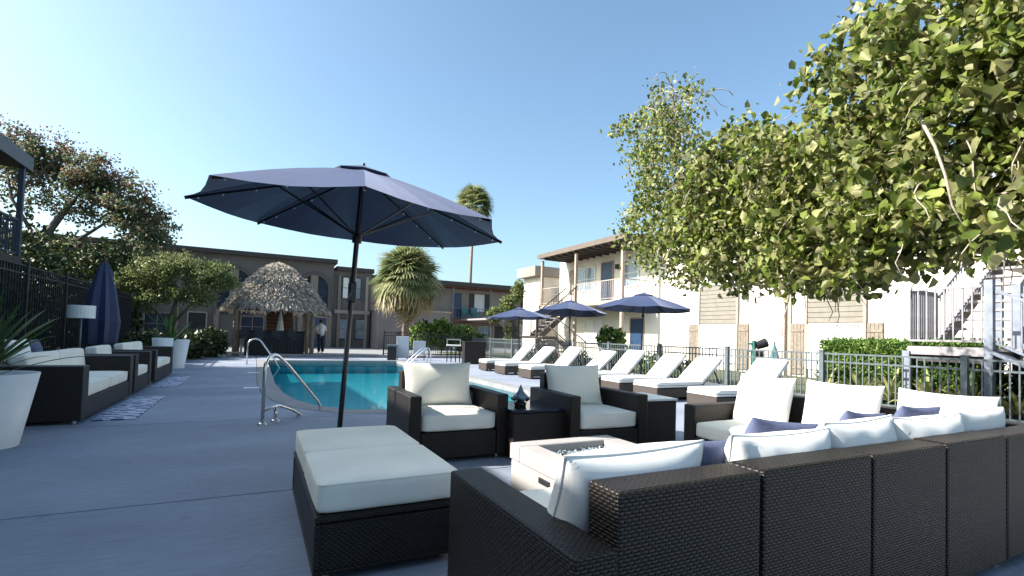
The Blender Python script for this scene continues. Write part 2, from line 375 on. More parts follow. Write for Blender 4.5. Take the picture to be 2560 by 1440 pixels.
# ================================================================ SETTING
# pool outline (water edge)
OUT = [(.42, 20.3), (.42, 11.6), (.50, 9.9), (.63, 8.95), (.88, 8.15), (1.28, 7.65), (1.8, 7.48), (4.6, 7.48), (5.0, 7.62), (5.16, 8.0), (5.16, 20.3)]
def resample(pts, step):
    o = []
    for i in range(len(pts)):
        a = Vector(pts[i]); b = Vector(pts[(i+1) % len(pts)]); n = max(1, round((b-a).length/step))
        for k in range(n): o.append(tuple(a+(b-a)*k/n))
    return o
def offs(pts, d):
    n = len(pts); o = []
    for i in range(n):
        p = Vector(pts[i]); a = (p-Vector(pts[i-1])).normalized(); b = (Vector(pts[(i+1) % n])-p).normalized()
        na = Vector((a.y, -a.x)); nb = Vector((b.y, -b.x)); m = (na+nb); m = m/max(.3, m.length_squared)*2
        o.append(tuple(p-m*d))
    return o
cen = Vector((2.8, 14))
t_ = offs(OUT, .1); SGN = 1 if (Vector(t_[3])-cen).length > (Vector(OUT[3])-cen).length else -1
CW = .34
ring = resample(OUT, .62); inner = offs(ring, .0*SGN); outer = offs(ring, CW*SGN)

g = bpy.data.objects.new('ground', None)
mb = MB()
for x0, x1, y0, y1 in [(-400, .06, -400, 500), (5.52, 500, -400, 500), (.06, 5.52, -400, 7.12), (.06, 5.52, 20.66, 500)]:
    mb.face([(x0, y0, -.06), (x1, y0, -.06), (x1, y1, -.06), (x0, y1, -.06)])
mb.build('ground', GRASSM, kind='structure')

deck = thing('pool_deck', None, None); deck['kind'] = 'structure'
JY = [-2.24, .85, 3.94, 7.12]; rows = [10.1, 13.2, 16.3, 19.4, 22.6]
ZT = 0.0
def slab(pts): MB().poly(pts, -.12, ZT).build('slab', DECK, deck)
gp = .008
for a, b in zip(JY[:-1], JY[1:]):
    for x0, x1 in [(-3.3, 2.2), (2.2, 6.2), (6.2, 10.05)]:
        slab([(x0+gp, a+gp), (x1-gp, a+gp), (x1-gp, b-gp), (x0+gp, b-gp)])
left_c = sorted([p for p in outer if p[0] < 2.9 and p[1] < 20.2], key=lambda p: p[1])
right_c = sorted([p for p in outer if p[0] > 2.9 and p[1] < 20.2], key=lambda p: p[1])
def fx(c, y):
    ys = [p[1] for p in c]; xs = [p[0] for p in c]; return float(np.interp(y, ys, xs))
prev = 7.12
for b in rows:
    a = prev; prev = b
    if a < 20.5:
        ys = np.linspace(a+gp, min(b, 20.64)-gp, 14)
        slab([(-3.3, a+gp)]+[(fx(left_c, y)-.012, y) for y in ys]+[(-3.3, min(b, 20.64)-gp)])
        yr = list(ys)[::-1]
        slab([(10.05, ys[0]), (10.05, ys[-1])]+[(fx(right_c, y)+.012, y) for y in yr])
slab([(-3.3, 20.66), (.06, 20.66), (.06, 23.3), (-3.3, 23.3)]); slab([(.076, 20.68), (5.5, 20.68), (5.5, 22.6), (.076, 22.6)]); slab([(5.516, 20.66), (10.05, 20.66), (10.05, 22.6), (5.516, 22.6)])
# dirt strips under the joints so the gaps read dark
mb = MB()
for x0, x1, y0, y1 in [(-3.3, .06, -2.2, 23.2), (5.52, 10.05, -2.2, 22.5), (.06, 5.52, -2.2, 7.12), (.06, 5.52, 20.66, 22.5)]:
    mb.face([(x0, y0, -.05), (x1, y0, -.05), (x1, y1, -.05), (x0, y1, -.05)])
mb.build('joint_filler', SOIL, deck)

pool = thing('swimming_pool', None, None); pool['kind'] = 'structure'
n = len(ring)
for i in range(n):
    a, b, c, d = inner[i], inner[(i+1) % n], outer[(i+1) % n], outer[i]
    cc = [(a[0]+b[0]+c[0]+d[0])/4, (a[1]+b[1]+c[1]+d[1])/4]
    q = [(cc[0]+(p[0]-cc[0])*.985, cc[1]+(p[1]-cc[1])*.985) for p in (a, b, c, d)]
    MB().poly(q, -.12, .004).build('coping_slab', COPE, pool)
w_in = offs(ring, .02*SGN); mb = MB(); mt_ = MB()
for i in range(n):
    a, b = w_in[i], w_in[(i+1) % n]
    mb.face([(a[0], a[1], -2.6), (b[0], b[1], -2.6), (b[0], b[1], -.25), (a[0], a[1], -.25)])
    mt_.face([(a[0], a[1], -.25), (b[0], b[1], -.25), (b[0], b[1], -.02), (a[0], a[1], -.02)])
mb.build('basin_wall', PLAST, pool); mt_.build('waterline_tile', TILE, pool)
mb = MB()
prof = [(7.0, -.17), (8.1, -.17), (8.11, -.23), (8.6, -.23), (8.61, -.29), (12, -.36), (16, -.44), (20.6, -.5)]
for (y0, z0), (y1, z1) in zip(prof[:-1], prof[1:]):
    mb.face([(.2, y0, z0), (5.4, y0, z0), (5.4, y1, z1), (.2, y1, z1)])
mb.build('pool_floor', PLAST, pool)
wo_ = MB().poly(offs(ring, .015*SGN), -2.5, -.10).build('water', WATER, None); wo_['kind'] = 'structure'
for (x, y) in [(.02, 14.6), (.0, 10.9)]:
    MB().bb(x-.16, x+.12, y-.09, y+.09, .001, .006).build('depth_marker', WHITEP, pool)
# planting beds and kerbs round the court
MB().bb(-12, -3.3, -3, 24, -.1, .02).build('planting_bed', SOIL, None, kind='structure')
MB().bb(10.05, 17.2, -6, 30, -.1, .03).build('lawn', GRASSM, None, kind='structure')
MB().bb(-3.3, 30, 23.32, 45.9, -.1, -.005).build('courtyard_path', COPE, None, kind='structure')
MB().bb(.9, 10.0, 22.65, 22.85, -.1, .12, .01).build('kerb', COPE, None, kind='structure')

# ================================================================ BUILDINGS
def window(parent, axis, c, w, h, z0, z1, framem, panem, mull=1, depth=.07, label=None):
    """axis 'x': facade faces -X at x=c[0]; axis 'y': faces -Y at y=c[1]; c = centre on facade"""
    zc = (z0+z1)/2; hh = z1-z0; t = .06
    def P(u, z, d): return (c[0]-d, c[1]+u, z) if axis == 'x' else (c[0]+u, c[1]-d, z)
    def S(su, sz, sd): return (sd, su, sz) if axis == 'x' else (su, sd, sz)
    mb = MB()
    for u in (-w/2, w/2): mb.box(P(u, zc, depth/2), S(t, hh, depth))
    for z in (z0, z1): mb.box(P(0, z, depth/2), S(w-t*1.02, t, depth))
    for k in range(mull): mb.box(P(-w/2+(k+1)*w/(mull+1), zc, depth*.4), S(.04, hh-t, depth*.7))
    mb.box(P(0, zc, depth*.4), S(w-t, .03, depth*.5))
    f = mb.build('window', framem, parent, label=label)
    MB().box(P(0, zc, .012), S(w-t, hh-t, .02)).build('pane', panem, f)
    return f
def door(parent, axis, c, w, z0, z1, m, label=None):
    def P(u, z, d): return (c[0]-d, c[1]+u, z) if axis == 'x' else (c[0]+u, c[1]-d, z)
    def S(su, sz, sd): return (sd, su, sz) if axis == 'x' else (su, sd, sz)
    zc = (z0+z1)/2; d = MB().box(P(0, zc, .02), S(w, z1-z0, .04)).build('door', m, parent, label=label)
    mb = MB()
    for u in (-w/2-.04, w/2+.04): mb.box(P(u, zc, .035), S(.07, z1-z0+.1, .07))
    mb.box(P(0, z1+.04, .035), S(w+.01, .07, .07)); mb.build('door_frame', TRIM2, d)
    MB().cyl(P(w*.36, z0+1, .04), P(w*.36, z0+1, .1), .03).build('handle', STEEL, d)
    return d
def shutter(parent, c, w, z0, z1, m=SHUT):
    s = MB().box((c[0]-.02, c[1], (z0+z1)/2), (.04, w, z1-z0)).build('shutter', m, parent)
    nb = 4
    for k in range(nb):
        MB().box((c[0]-.052, c[1]-w/2+(k+.5)*w/nb, (z0+z1)/2), (.022, w/nb-.012, z1-z0-.02)).build('board', m, s)
    for zz in (z0+.25, z1-.25):
        MB().box((c[0]-.075, c[1], zz), (.02, w-.02, .09)).build('crosspiece', m, s)
    return s

# ---- right hand building, facade at X = 17.16 facing the pool
XW = 17.16
rb = thing('apartment_building', 'sunlit white two storey apartment block with tan siding panels and shutters along the right', 'building', (0, 0, 0))
MB().bb(XW, XW+9, -12, 27, -.1, 5.9).build('wall', STUC, rb)
MB().bb(XW-.5, XW+9.3, -12, 17.9, 5.9, 6.15).build('roof', TRIM, rb)
def siding(y0, y1, z0, z1):
    s = MB().bb(XW-.03, XW-.002, y0, y1, z0, z1).build('siding_panel', TRIM, rb)
    nb = 9; hb = (z1-z0)/nb
    for k in range(nb):
        MB().box((XW-.045, (y0+y1)/2, z0+(k+.5)*hb), (.02, y1-y0-.01, hb*.90), (0, -.1, 0)).build('board', SIDE, s)
    for y in (y0, y1): MB().bb(XW-.09, XW-.003, y-.04, y+.04, -.1, z1).build('trim_board', TRIM2, s)
for (y0, y1) in [(13.67, 15.6), (8.96, 10.86)]:
    siding(y0, y1, 1.92, 3.5)
    window(rb, 'x', (XW, (y0+y1)/2), y1-y0-.1, 1, .35, 1.86, WHITEP, BLIND, 1)
    shutter(rb, (XW, y1+.32), .5, .1, 1.9); shutter(rb, (XW, y0-.28), .46, .1, 1.9)
    window(rb, 'x', (XW, (y0+y1)/2), y1-y0-.1, 1, 3.58, 4.9, WHITEP, BLIND, 1)
    shutter(rb, (XW, y1+.32), .5, 3.5, 4.95); shutter(rb, (XW, y0-.28), .46, 3.5, 4.95)
MB().bb(XW-.16, XW-.01, 11.6, 13.0, -.1, 5.9).build('brick_pier', STUCP, rb)
MB().bb(XW-.06, XW-.004, 11.42, 11.54, -.1, 5.9).build('downpipe', TRIM2, rb)
MB().bb(XW-.2, XW-.05, 13.25, 13.35, 2.9, 3.25).build('wall_lamp', TRIM, rb)
# balcony wing (far end) : roof, posts, floor, doors, rails
XF = 15.4
mat('brown_fascia', (.13, .10, .08), .6, .12, 4)
def shed_roof(y0, y1, parent, xf=XF, xw=XW, z=5.9):
    r = MB().bb(xf-.25, xw+.0, y0-.2, y1, z, z+.2).build('roof', TRIM, parent)
    MB().bb(xf-.29, xf-.25, y0-.2, y1, z-.02, z+.24).build('fascia', MATS['brown_fascia'], r)
    MB().bb(xf-.29, xw, y0-.245, y0-.205, z-.02, z+.24).build('fascia', TRIM, r)
    k = y0+.3
    while k < y1-.1:
        MB().bb(xf-.1, xw-.02, k, k+.08, z-.14, z-.002).build('rafter', TRIM, r); k += .62
shed_roof(18.6, 26.4, rb)
for y in (18.7, 22.6, 26.2):
    MB().bb(XF-.07, XF+.07, y-.07, y+.07, .0, 5.76).build('balcony_post', TRIM2, rb)
MB().bb(XF-.1, XW-.01, 18.6, 26.4, 2.85, 3.05).build('balcony_floor', TRIM2, rb)
def rail(parent, a, b, h, m, sp=.115, pw=.018, name='balcony_rail'):
    """picketed guard from a to b (3D feet), one part with a baluster sub-part each"""
    a = Vector(a); b = Vector(b); mb = MB()
    mb.bar(a+Vector((0, 0, h)), b+Vector((0, 0, h)), .045); mb.bar(a+Vector((0, 0, .1)), b+Vector((0, 0, .1)), .035)
    f = mb.build(name, m, parent)
    L = (b-a).length; nn = max(1, int(L/sp)); me = MB().bb(-pw/2, pw/2, -pw/2, pw/2, .1, h).mesh('baluster', m)
    for k in range(nn+1):
        link('baluster', me, f, a+(b-a)*(k/nn))
    return f
rail(rb, (XF, 18.8, 3.05), (XF, 22.5, 3.05), 1.0, TRIM2, .16); rail(rb, (XF, 23.9, 3.05), (XF, 26.1, 3.05), 1.0, TRIM2, .16)
rail(rb, (XF+.05, 18.7, 3.05), (XW-.1, 18.7, 3.05), 1.0, TRIM2, .13)
door(rb, 'x', (XW, 22.1), .95, 3.06, 5.35, DOORB, 'navy blue upstairs door')
window(rb, 'x', (XW, 24.2), 2.0, 1, 3.9, 5.28, WHITEP, GLASS, 1); window(rb, 'x', (XW, 20.1), 1.1, 1, 3.9, 5.3, WHITEP, GLASS, 0)
door(rb, 'x', (XW, 19.6), .9, .05, 2.2, DOORB); window(rb, 'x', (XW, 23.2), 1.6, 1, .9, 2.2, WHITEP, BLIND, 1)
shutter(rb, (XW, 25.6), .5, 3.8, 5.3, TRIM2)
MB().bb(XW-.2, XW-.03, 21.1, 21.24, 4.9, 5.15).build('wall_lamp', DARKBOX, rb)
# staircases
def flight(parent, p0, p1, width, steps, m, mr, side, rails=True):
    """open treads from p0 (foot) to p1 (top); side = unit vector of tread length"""
    p0 = Vector(p0); p1 = Vector(p1); s = Vector(side)*width/2
    run = Vector((p1.x-p0.x, p1.y-p0.y, 0)); rn = run.normalized()
    ang = math.atan2(rn.y, rn.x); me = MB().box((0, 0, 0), (run.length/steps*1.05, width-.06, .05)).mesh('tread', m)
    for k in range(steps):
        q = p0+(p1-p0)*((k+.5)/steps); q.z = p0.z+(p1.z-p0.z)*(k+1)/steps-.03
        link('tread', me, parent, q, (0, 0, ang))
    for sg in (-1, 1):
        MB().bar(p0+s*sg-Vector((0, 0, .06)), p1+s*sg-Vector((0, 0, .06)), .24, .05).build('stringer', mr, parent) if abs(rn.y) > .5 else MB().bar(p0+s*sg-Vector((0, 0, .06)), p1+s*sg-Vector((0, 0, .06)), .05, .24).build('stringer', mr, parent)
        if rails: rail(parent, p0+s*sg*1.03, p1+s*sg*1.03, .95, mr, .13, .018, 'stair_rail')
st = thing('staircase', 'outdoor stair with open treads and a landing, at the right edge behind the railing', 'staircase', (0, 0, 0), 0, None)
XL = 10.62
MB().bb(XL, 11.7, 3.7, 4.85, 1.04, 1.19).build('landing', STAIRM, st)
MB().bb(XL+.1, 11.6, 3.8, 4.75, .92, 1.03).build('landing_beam', TRIM, st)
rail(st, (XL+.03, 3.8, 1.19), (XL+.03, 4.82, 1.19), 1.02, STAIRM, .125, .02, 'landing_rail')
rail(st, (XL+.05, 4.84, 1.19), (11.66, 4.84, 1.19), 1.02, STAIRM, .075, .03, 'landing_rail')
flight(st, (11.7, 4.3, 1.19), (14.4, 4.3, 3.1), 1.05, 10, STAIRM, STAIRM, (0, 1, 0))
flight(st, (XL+.55, 1.4, .02), (XL+.55, 3.68, 1.19), 1.0, 7, STAIRM, STAIRD, (1, 0, 0))
MB().bb(14.4, XW-.01, -6, 4.9, 2.95, 3.12).build('upper_landing', STAIRM, st)
rail(st, (14.42, -3, 3.12), (14.42, 3.7, 3.12), 1.0, STAIRM, .13, .02, 'landing_rail')
for x, y in [(XL+.02, 3.7), (XL+.02, 4.86), (11.7, 3.7)]:
    MB().bb(x-.055, x+.055, y-.055, y+.055, 0, 2.3 if y < 4 else 1.1).build('support_post', STAIRD, st)
MB().bb(14.36, 14.5, 4.8, 4.94, 0, 5.6).build('support_post', STAIRD, st)
MB().bb(14.1, XW, -8, 5.0, 5.62, 5.85).build('canopy_roof', TRIM, st)
door(rb, 'x', (XW, 5.0), .95, .05, 2.2, TRIM2)
st2 = thing('staircase', 'stair with pickets going up to the balcony behind the folded garden umbrellas', 'staircase')
flight(st2, (13.2, 23.0, 1.2), (15.4, 23.0, 3.0), 1.0, 9, STAIRM, TRIM, (0, 1, 0))
MB().bb(12.1, 13.2, 21.0, 23.6, 1.05, 1.2).build('landing', TRIM, st2)
flight(st2, (12.65, 18.4, .02), (12.65, 21.0, 1.2), 1.0, 7, STAIRM, TRIM, (1, 0, 0))
rail(st2, (12.12, 21, 1.2), (12.12, 23.6, 1.2), 1.0, TRIM, .13, .02, 'landing_rail')
for x, y in [(12.15, 21.05), (12.15, 23.55)]: MB().bb(x-.06, x+.06, y-.06, y+.06, 0, 2.2).build('support_post', TRIM, st2)

# ---- further block on the same side
eb = thing('apartment_building', 'pale block with a beige eave seen left of the tall balcony roof', 'building')
MB().bb(16.4, 26, 28.2, 30.4, -.1, 5.1).build('wall', STUC, eb)
MB().bb(15.9, 26, 28.0, 30.5, 5.12, 5.75).build('roof', BEIGE, eb)
window(eb, 'y', (18, 28.2), 1.2, 1, 3.4, 4.6, WHITEP, GLASS, 1)

# ---- middle distance block with teal balcony chairs
bb_ = thing('apartment_building', 'two storey block behind the shrubs with a dark balcony, navy door and teal chairs', 'building')
MB().bb(8.5, 30, 46.0, 54, -.2, 5.6).build('wall', BEIGE, bb_)
MB().bb(8.0, 30.5, 44.2, 54.2, 5.72, 6.12).build('roof', TRIM, bb_)
MB().bb(8.3, 30.2, 44.6, 45.98, 5.6, 5.72).build('soffit_beam', TIMBR, bb_)
MB().bb(8.5, 30, 44.5, 45.99, 2.3, 2.62).build('balcony_floor', TIMBR, bb_)
for x in (8.7, 12.6, 16.5, 20.4, 24.5, 28.4): MB().bb(x-.08, x+.08, 44.55, 44.7, 0, 5.58).build('balcony_post', GREYW, bb_)
rail(bb_, (8.6, 44.6, 2.62), (29, 44.6, 2.62), 1.05, GREYW, .3, .03)
door(bb_, 'y', (17.4, 46), 1.0, 2.66, 5.2, DOORB); door(bb_, 'y', (23.2, 46), 1.0, 2.66, 5.2, TRIM); door(bb_, 'y', (22.1, 46), 1.1, 0, 2.1, TRIM)
for x in (13.2, 19.8, 25.6):
    window(bb_, 'y', (x, 46), 1.0, 1, 3.5, 5.15, WHITEP, BLIND, 0)
    for dx in (-.85, .85): MB().box((x+dx, 45.96, 4.2), (.5, .06, 2.1)).build('shutter', TRIM, bb_)
for x in (13, 20.5, 25.6): window(bb_, 'y', (x, 46), 1.3, 1, .8, 2.0, WHITEP, GLASS, 1)
tealm = mat('teal_plastic', (.03, .22, .24), .5, .1)
for x in (18.0, 19.0):
    c = thing('balcony_chair', 'teal plastic chair on the distant balcony, the %s one' % ('left' if x < 18.5 else 'right'), 'chair', (x, 45.1, 2.62), 0, 'teal chairs on the distant balcony')
    MB().box((0, 0, .42), (.6, .55, .06)).build('seat', tealm, c); MB().box((0, .25, .8), (.6, .06, .75), (.15, 0, 0)).build('backrest', tealm, c)
    for sx in (-.27, .27):
        MB().box((sx, 0, .62), (.06, .55, .04)).build('armrest', tealm, c)
        for sy in (-.22, .22): MB().bb(sx-.02, sx+.02, sy-.02, sy+.02, 0, .6).build('leg', tealm, c)
# stair with pale rails in front of it
st3 = thing('staircase', 'small distant stair with pale handrails left of the far navy parasol', 'staircase')
flight(st3, (21.6, 38.2, 0), (18.4, 38.2, 2.6), 1.1, 11, STAIRM, STAIRM, (0, 1, 0))
MB().bb(17.2, 18.4, 37.4, 44.5, 2.45, 2.6).build('landing', STAIRM, st3)

# ---- low grey wing behind the palm
cw = thing('low_building', 'low grey mauve wing with one bright sunlit edge behind the fan palm', 'building')
MB().bb(7.3, 12.4, 34, 40, -.2, 2.65).build('wall', GREYW, cw)
MB().bb(7.25, 12.5, 33.95, 40, 2.652, 2.75).build('roof', TRIM2, cw)
MB().bb(8.6, 8.9, 33.94, 33.99, .3, 1.2).build('vent', TRIM, cw)

# ---- shaded taupe block with arches behind the thatched bar
YA = 36.0
ab = thing('arched_building', 'shaded taupe two storey building with tall arches behind the thatched bar', 'building')
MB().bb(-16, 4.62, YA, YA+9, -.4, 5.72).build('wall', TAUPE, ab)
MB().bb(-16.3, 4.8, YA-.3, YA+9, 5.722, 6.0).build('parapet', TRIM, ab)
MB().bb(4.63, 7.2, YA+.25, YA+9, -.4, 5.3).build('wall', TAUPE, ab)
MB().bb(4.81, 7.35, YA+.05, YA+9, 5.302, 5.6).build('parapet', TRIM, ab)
for cx in (-11.5, -6.4, -1.3, 3.4):
    cz = 3.95; r_ = .98
    pts = [(math.cos(t)*r_, math.sin(t)*r_) for t in np.linspace(0, PI, 15)]
    mb = MB()
    vs = [(cx+r_, YA-.01, 2.0)]+[(cx+x, YA-.01, cz+z) for x, z in pts]+[(cx-r_, YA-.01, 2.0)]
    mb.face(vs); aw = mb.build('arched_window', ARCHG, ab)
    mb = MB(); pts3 = [(cx+r_, YA-.06, 2.0)]+[(cx+x, YA-.06, cz+z) for x, z in pts]+[(cx-r_, YA-.06, 2.0)]
    mb.tube(pts3, .11, 6); mb.build('arch_surround', mat('arch_trim', (.10, .088, .08), .85, .1), aw)
    MB().bb(cx-.25, cx+.22, YA-.12, YA-.03, 2, cz+.9).build('mullion', SHUT, aw)
for x0, x1, z0, z1, pm in [(5.25, 5.7, 3.4, 4.9, BLIND), (6.0, 6.5, 3.4, 4.9, GLASS)]:
    window(ab, 'y', ((x0+x1)/2, YA+.25), x1-x0, 1, z0, z1, TRIM, pm, 0)
for x, pm in [(5.45, GLASS), (6.55, GLASS)]: window(ab, 'y', (x, YA+.25), .7, 1, .6, 2.0, TRIM, pm, 0)
for x in (5.05, 5.85, 6.9): MB().bb(x-.09, x+.09, YA+.12, YA+.24, -.1, 5.0).build('pilaster', BEIGE if x > 6 else SHUT, ab)
MB().bb(4.75, 7.15, YA+.1, YA+.24, 2.35, 2.6).build('band', BEIGE, ab)
door(ab, 'y', (3.8, YA), .9, -.2, 2.0, DOORB); door(ab, 'y', (-3.2, YA), .9, -.2, 2.0, DARKBOX)
for x in (-5.2, -.2, 1.6): window(ab, 'y', (x, YA), 1.3, 1, .6, 1.9, SHUT, ARCHG, 1)
for x in (-4.3, -2.2, 2.6, 4.45): MB().bb(x-.14, x+.14, YA-.14, YA-.01, -.3, 2.3).build('pilaster', SHUT, ab)

# ---- dark building on the left whose balcony roof pokes into the corner
lb = thing('apartment_building', 'dark shaded building with a balcony roof cutting into the left edge of the picture', 'building')
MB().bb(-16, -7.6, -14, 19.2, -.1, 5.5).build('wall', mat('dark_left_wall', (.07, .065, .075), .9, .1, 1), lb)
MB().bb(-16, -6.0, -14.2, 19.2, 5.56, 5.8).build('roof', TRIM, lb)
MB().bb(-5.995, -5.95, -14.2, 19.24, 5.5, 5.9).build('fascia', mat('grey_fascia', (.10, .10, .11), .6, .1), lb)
MB().bb(-7.59, -6.0, -14, 19.0, 2.75, 2.95).build('balcony_floor', TRIM, lb)
for y in (-9, -5, -1, 3, 7, 11, 15, 18.9): MB().bb(-6.14, -6.02, y-.06, y+.06, 0, 5.54).build('balcony_post', mat('slate_post', (.05, .06, .09), .5, .1), lb)
rail(lb, (-6.08, 7.1, 2.95), (-6.08, 18.8, 2.95), 1.05, MATS['slate_post'], .14, .02); rail(lb, (-7.5, 18.95, 2.95), (-6.2, 18.95, 2.95), 1.05, MATS['slate_post'], .14, .02)

# ================================================================ FENCES
def fence(name, label, pts, h, m, sp=.115, post=.06, pw=.018, panel=2.3, toprails=(0, .16), postcap=.06, zb=0):
    t = thing(name, label, 'fence'); tot = 0
    pme = MB().bb(-pw/2, pw/2, -pw/2, pw/2, .08, h).mesh('picket', m)
    pome = MB().bb(-post/2, post/2, -post/2, post/2, 0, h+postcap).box((0, 0, h+postcap), (post*1.25, post*1.25, .02)).mesh('post', m)
    cnt = 0; extra = MB(); ex = False
    allp = []
    for a, b in zip(pts[:-1], pts[1:]):
        a = Vector((*a, zb)); b = Vector((*b, zb)); L = (b-a).length; nn = max(1, round(L/panel))
        for k in range(nn):
            p = a+(b-a)*k/nn; q = a+(b-a)*(k+1)/nn; d = (q-p).normalized()
            link('post', pome, t, p)
            for tr_ in toprails: MB().bar(p+Vector((0, 0, h-tr_)), q+Vector((0, 0, h-tr_)), .028, .032).build('rail', m, t)
            MB().bar(p+Vector((0, 0, .1)), q+Vector((0, 0, .1)), .028, .032).build('rail', m, t)
            np_ = int((q-p).length/sp)
            for j in range(1, np_+1): allp.append(p+(q-p)*j/(np_+1))
        link('post', pome, t, b)
    allp.sort(key=lambda v: v.x**2+v.y**2)
    for p in allp[:290]: link('picket', pme, t, p)
    if len(allp) > 290:
        mb = MB()
        for p in allp[290:]: mb.bb(p.x-pw/2, p.x+pw/2, p.y-pw/2, p.y+pw/2, zb+.08, zb+h)
        mb.build('picket', m, t, kind='stuff')
    return t
fence('pool_fence', 'grey metal picket fence running along behind the row of white sunloungers', [(10.25, -3), (10.25, 24.5)], .99, IRONG, .112, .085, .02)
fence('back_fence', 'dark picket fence across the far end beneath the leafy shrubs', [(10.2, 24.6), (5.6, 24.6)], 1.15, IRON, .12)
fence('tall_fence', 'tall black iron fence half hidden in leaves on the left behind the loveseats', [(-4.1, 4), (-4.1, 22.5)], 2.25, IRON, .13, .07, .02)

# ================================================================ POOL RAILS
def arc(c, r_, a0, a1, d, nn=8):
    return [(c[0]+d[0]*r_*math.cos(t), c[1]+d[1]*r_*math.cos(t), c[2]+r_*math.sin(t)) for t in np.linspace(a0, a1, nn)]
def handrail(label, base, d, scale=1, group=None):
    d = Vector(d).normalized(); t = thing('pool_handrail', label, 'handrail', (base[0], base[1], 0), math.atan2(d.y, d.x), group)
    k = scale; X = (1, 0)
    pts = [(0, 0, 0), (.0, 0, .64*k)]+arc((.17*k, 0, .66*k), .17*k, PI, R(50), X, 8)+[(.45*k, 0, .69*k), (1.20*k, 0, .12*k), (1.25*k, 0, .04*k), (1.24*k, 0, -.04*k), (1.17*k, 0, -.12*k), (1.05*k, 0, -.15*k)]
    MB().tube(pts, .021, 10).build('top_rail', STEEL, t, smooth=True)
    MB().tube([(.0, 0, .16*k), (.22*k, 0, .19*k), (.3*k, 0, .19*k), (.6*k, 0, .09*k), (.98*k, 0, -.11*k), (1.05*k, 0, -.15*k)], .019, 10).build('lower_rail', STEEL, t, smooth=True)
    MB().tube([(.24*k, 0, 0), (.24*k, 0, .18*k)], .02, 10).build('post', STEEL, t, smooth=True)
    for x in (0, .24*k): MB().lathe([(0, .03), (.035, .03), (.055, .008), (.055, .003)], 16, (x, 0, 0)).build('base_flange', STEEL, t, smooth=True)
    return t
handrail('stainless steel pool handrail in the foreground, sloping down into the water', (.12, 6.72), (.76, 1.0))
h2 = thing('pool_handrail', 'farther curved steel handrail standing at the left pool edge', 'handrail', (-.2, 17.9, 0), R(-8))
MB().tube([(0, 0, 0), (0, 0, .6)]+arc((.22, 0, .6), .22, PI, R(40), (1, 0), 8)+[(.75, 0, .22), (.95, 0, -.12)], .024, 10).build('top_rail', STEEL, h2, smooth=True)
lad = thing('pool_ladder', 'chrome ladder rails at the far right corner of the pool', 'ladder', (5.55, 18.6, 0))
for y in (0, .45):
    MB().tube([(.5, y, 0), (.5, y, .45), (.42, y, .58), (.3, y, .6), (.15, y, .45), (-.35, y, -.02), (-.5, y, -.5)], .024, 8).build('side_rail', mat('white_chrome', (.8, .8, .8), .2, .03, metal=1), lad, smooth=True)
for x, z in [(-.32, -.0), (-.46, -.3)]: MB().bar((x, 0, z), (x, .45, z), .05, .03).build('rung', WHITEP, lad)

# ================================================================ WICKER SEATING
def wbox(x0, x1, y0, y1, z0, z1, name, parent, m=WICK, bev=.012):
    return MB().bb(x0, x1, y0, y1, z0, z1, bev, 2).build(name, m, parent)
def piping(w, d, z, r_=.004, rr=.035):
    pts = []
    for cx, cy, a0 in [(w/2-rr, d/2-rr, 0), (-w/2+rr, d/2-rr, PI/2), (-w/2+rr, -d/2+rr, PI), (w/2-rr, -d/2+rr, 1.5*PI)]:
        for t in np.linspace(a0, a0+PI/2, 5): pts.append((cx+rr*math.cos(t), cy+rr*math.sin(t), z))
    return MB().tube(pts+[pts[0]], r_, 5, False)
def pillow_seam(w, h, m, parent):
    pts = []
    for k in range(41):
        t = k/10; e = int(t) % 4; f = math.sin((-1+2*(t-int(t)))*PI/2)
        u, v = [(f, 1), (1, -f), (-f, -1), (-1, f)][e]
        pts.append((u*w/2*(1-.08*(1-v*v)*abs(u)**3), 0, v*h/2*(1-.08*(1-u*u)*abs(v)**3)))
    MB().tube(pts, .0055, 5, False).build('piping', m, parent, smooth=True)
def armchair(label, loc, rz, W=.92, D=.88, A=.11, boxy=False, group=None, seats=1, arm=.6, backh=.76, pill=True, cat='armchair', name='armchair', seed=0, skew=0, bh=.44):
    t = thing(name, label, cat, loc, rz, group)
    wbox(-W/2, -W/2+A, -D/2, D/2, .04, arm, 'arm', t); wbox(W/2-A, W/2, -D/2, D/2, .04, arm, 'arm', t)
    wbox(-W/2+A+.003, W/2-A-.003, D/2-.12, D/2-.004, .04, backh, 'back', t)
    wbox(-W/2+A+.003, W/2-A-.003, -D/2+.006, D/2-.125, .04, .27, 'seat_base', t)
    for x in (-W/2+.08, W/2-.08):
        for y in (-D/2+.08, D/2-.08): MB().cyl((x, y, 0), (x, y, .045), .025).build('foot', STEEL, t)
    iw = (W-2*A)/seats
    for k in range(seats):
        cx = -W/2+A+iw*(k+.5)
        sc_ = link('seat_cushion', cmesh('seat_cushion', iw-.015, D-.14, .155, .035, .012, CUSH, 8, .002, seed+k), t, (cx, -.055, .352))
        piping(iw-.02, D-.146, .066).build('piping', CUSH, sc_)
        if boxy:
            link('back_cushion', cmesh('back_cushion', iw-.02, .17, .37, .035, .01, CUSH, 8, .002, seed+k+3), t, (cx, D/2-.22, .585), (R(-8), 0, 0))
        elif pill:
            bc_ = link('back_cushion', pmesh('back_cushion', iw*.97, bh, .2, CUSH, 12, seed+k+3), t, (cx+skew, D/2-.26, .43+bh/2-.01), (R(-14), 0, R(4 if k else -3))); pillow_seam(iw*.97, bh, CUSH, bc_)
    return t
armchair('black wicker armchair with half sunlit cushion, just right of the big parasol pole', (1.695, 4.70, 0), R(-1), .95, .90, .11, False, 'wicker armchairs across from the fire table', seed=1, skew=-.02)
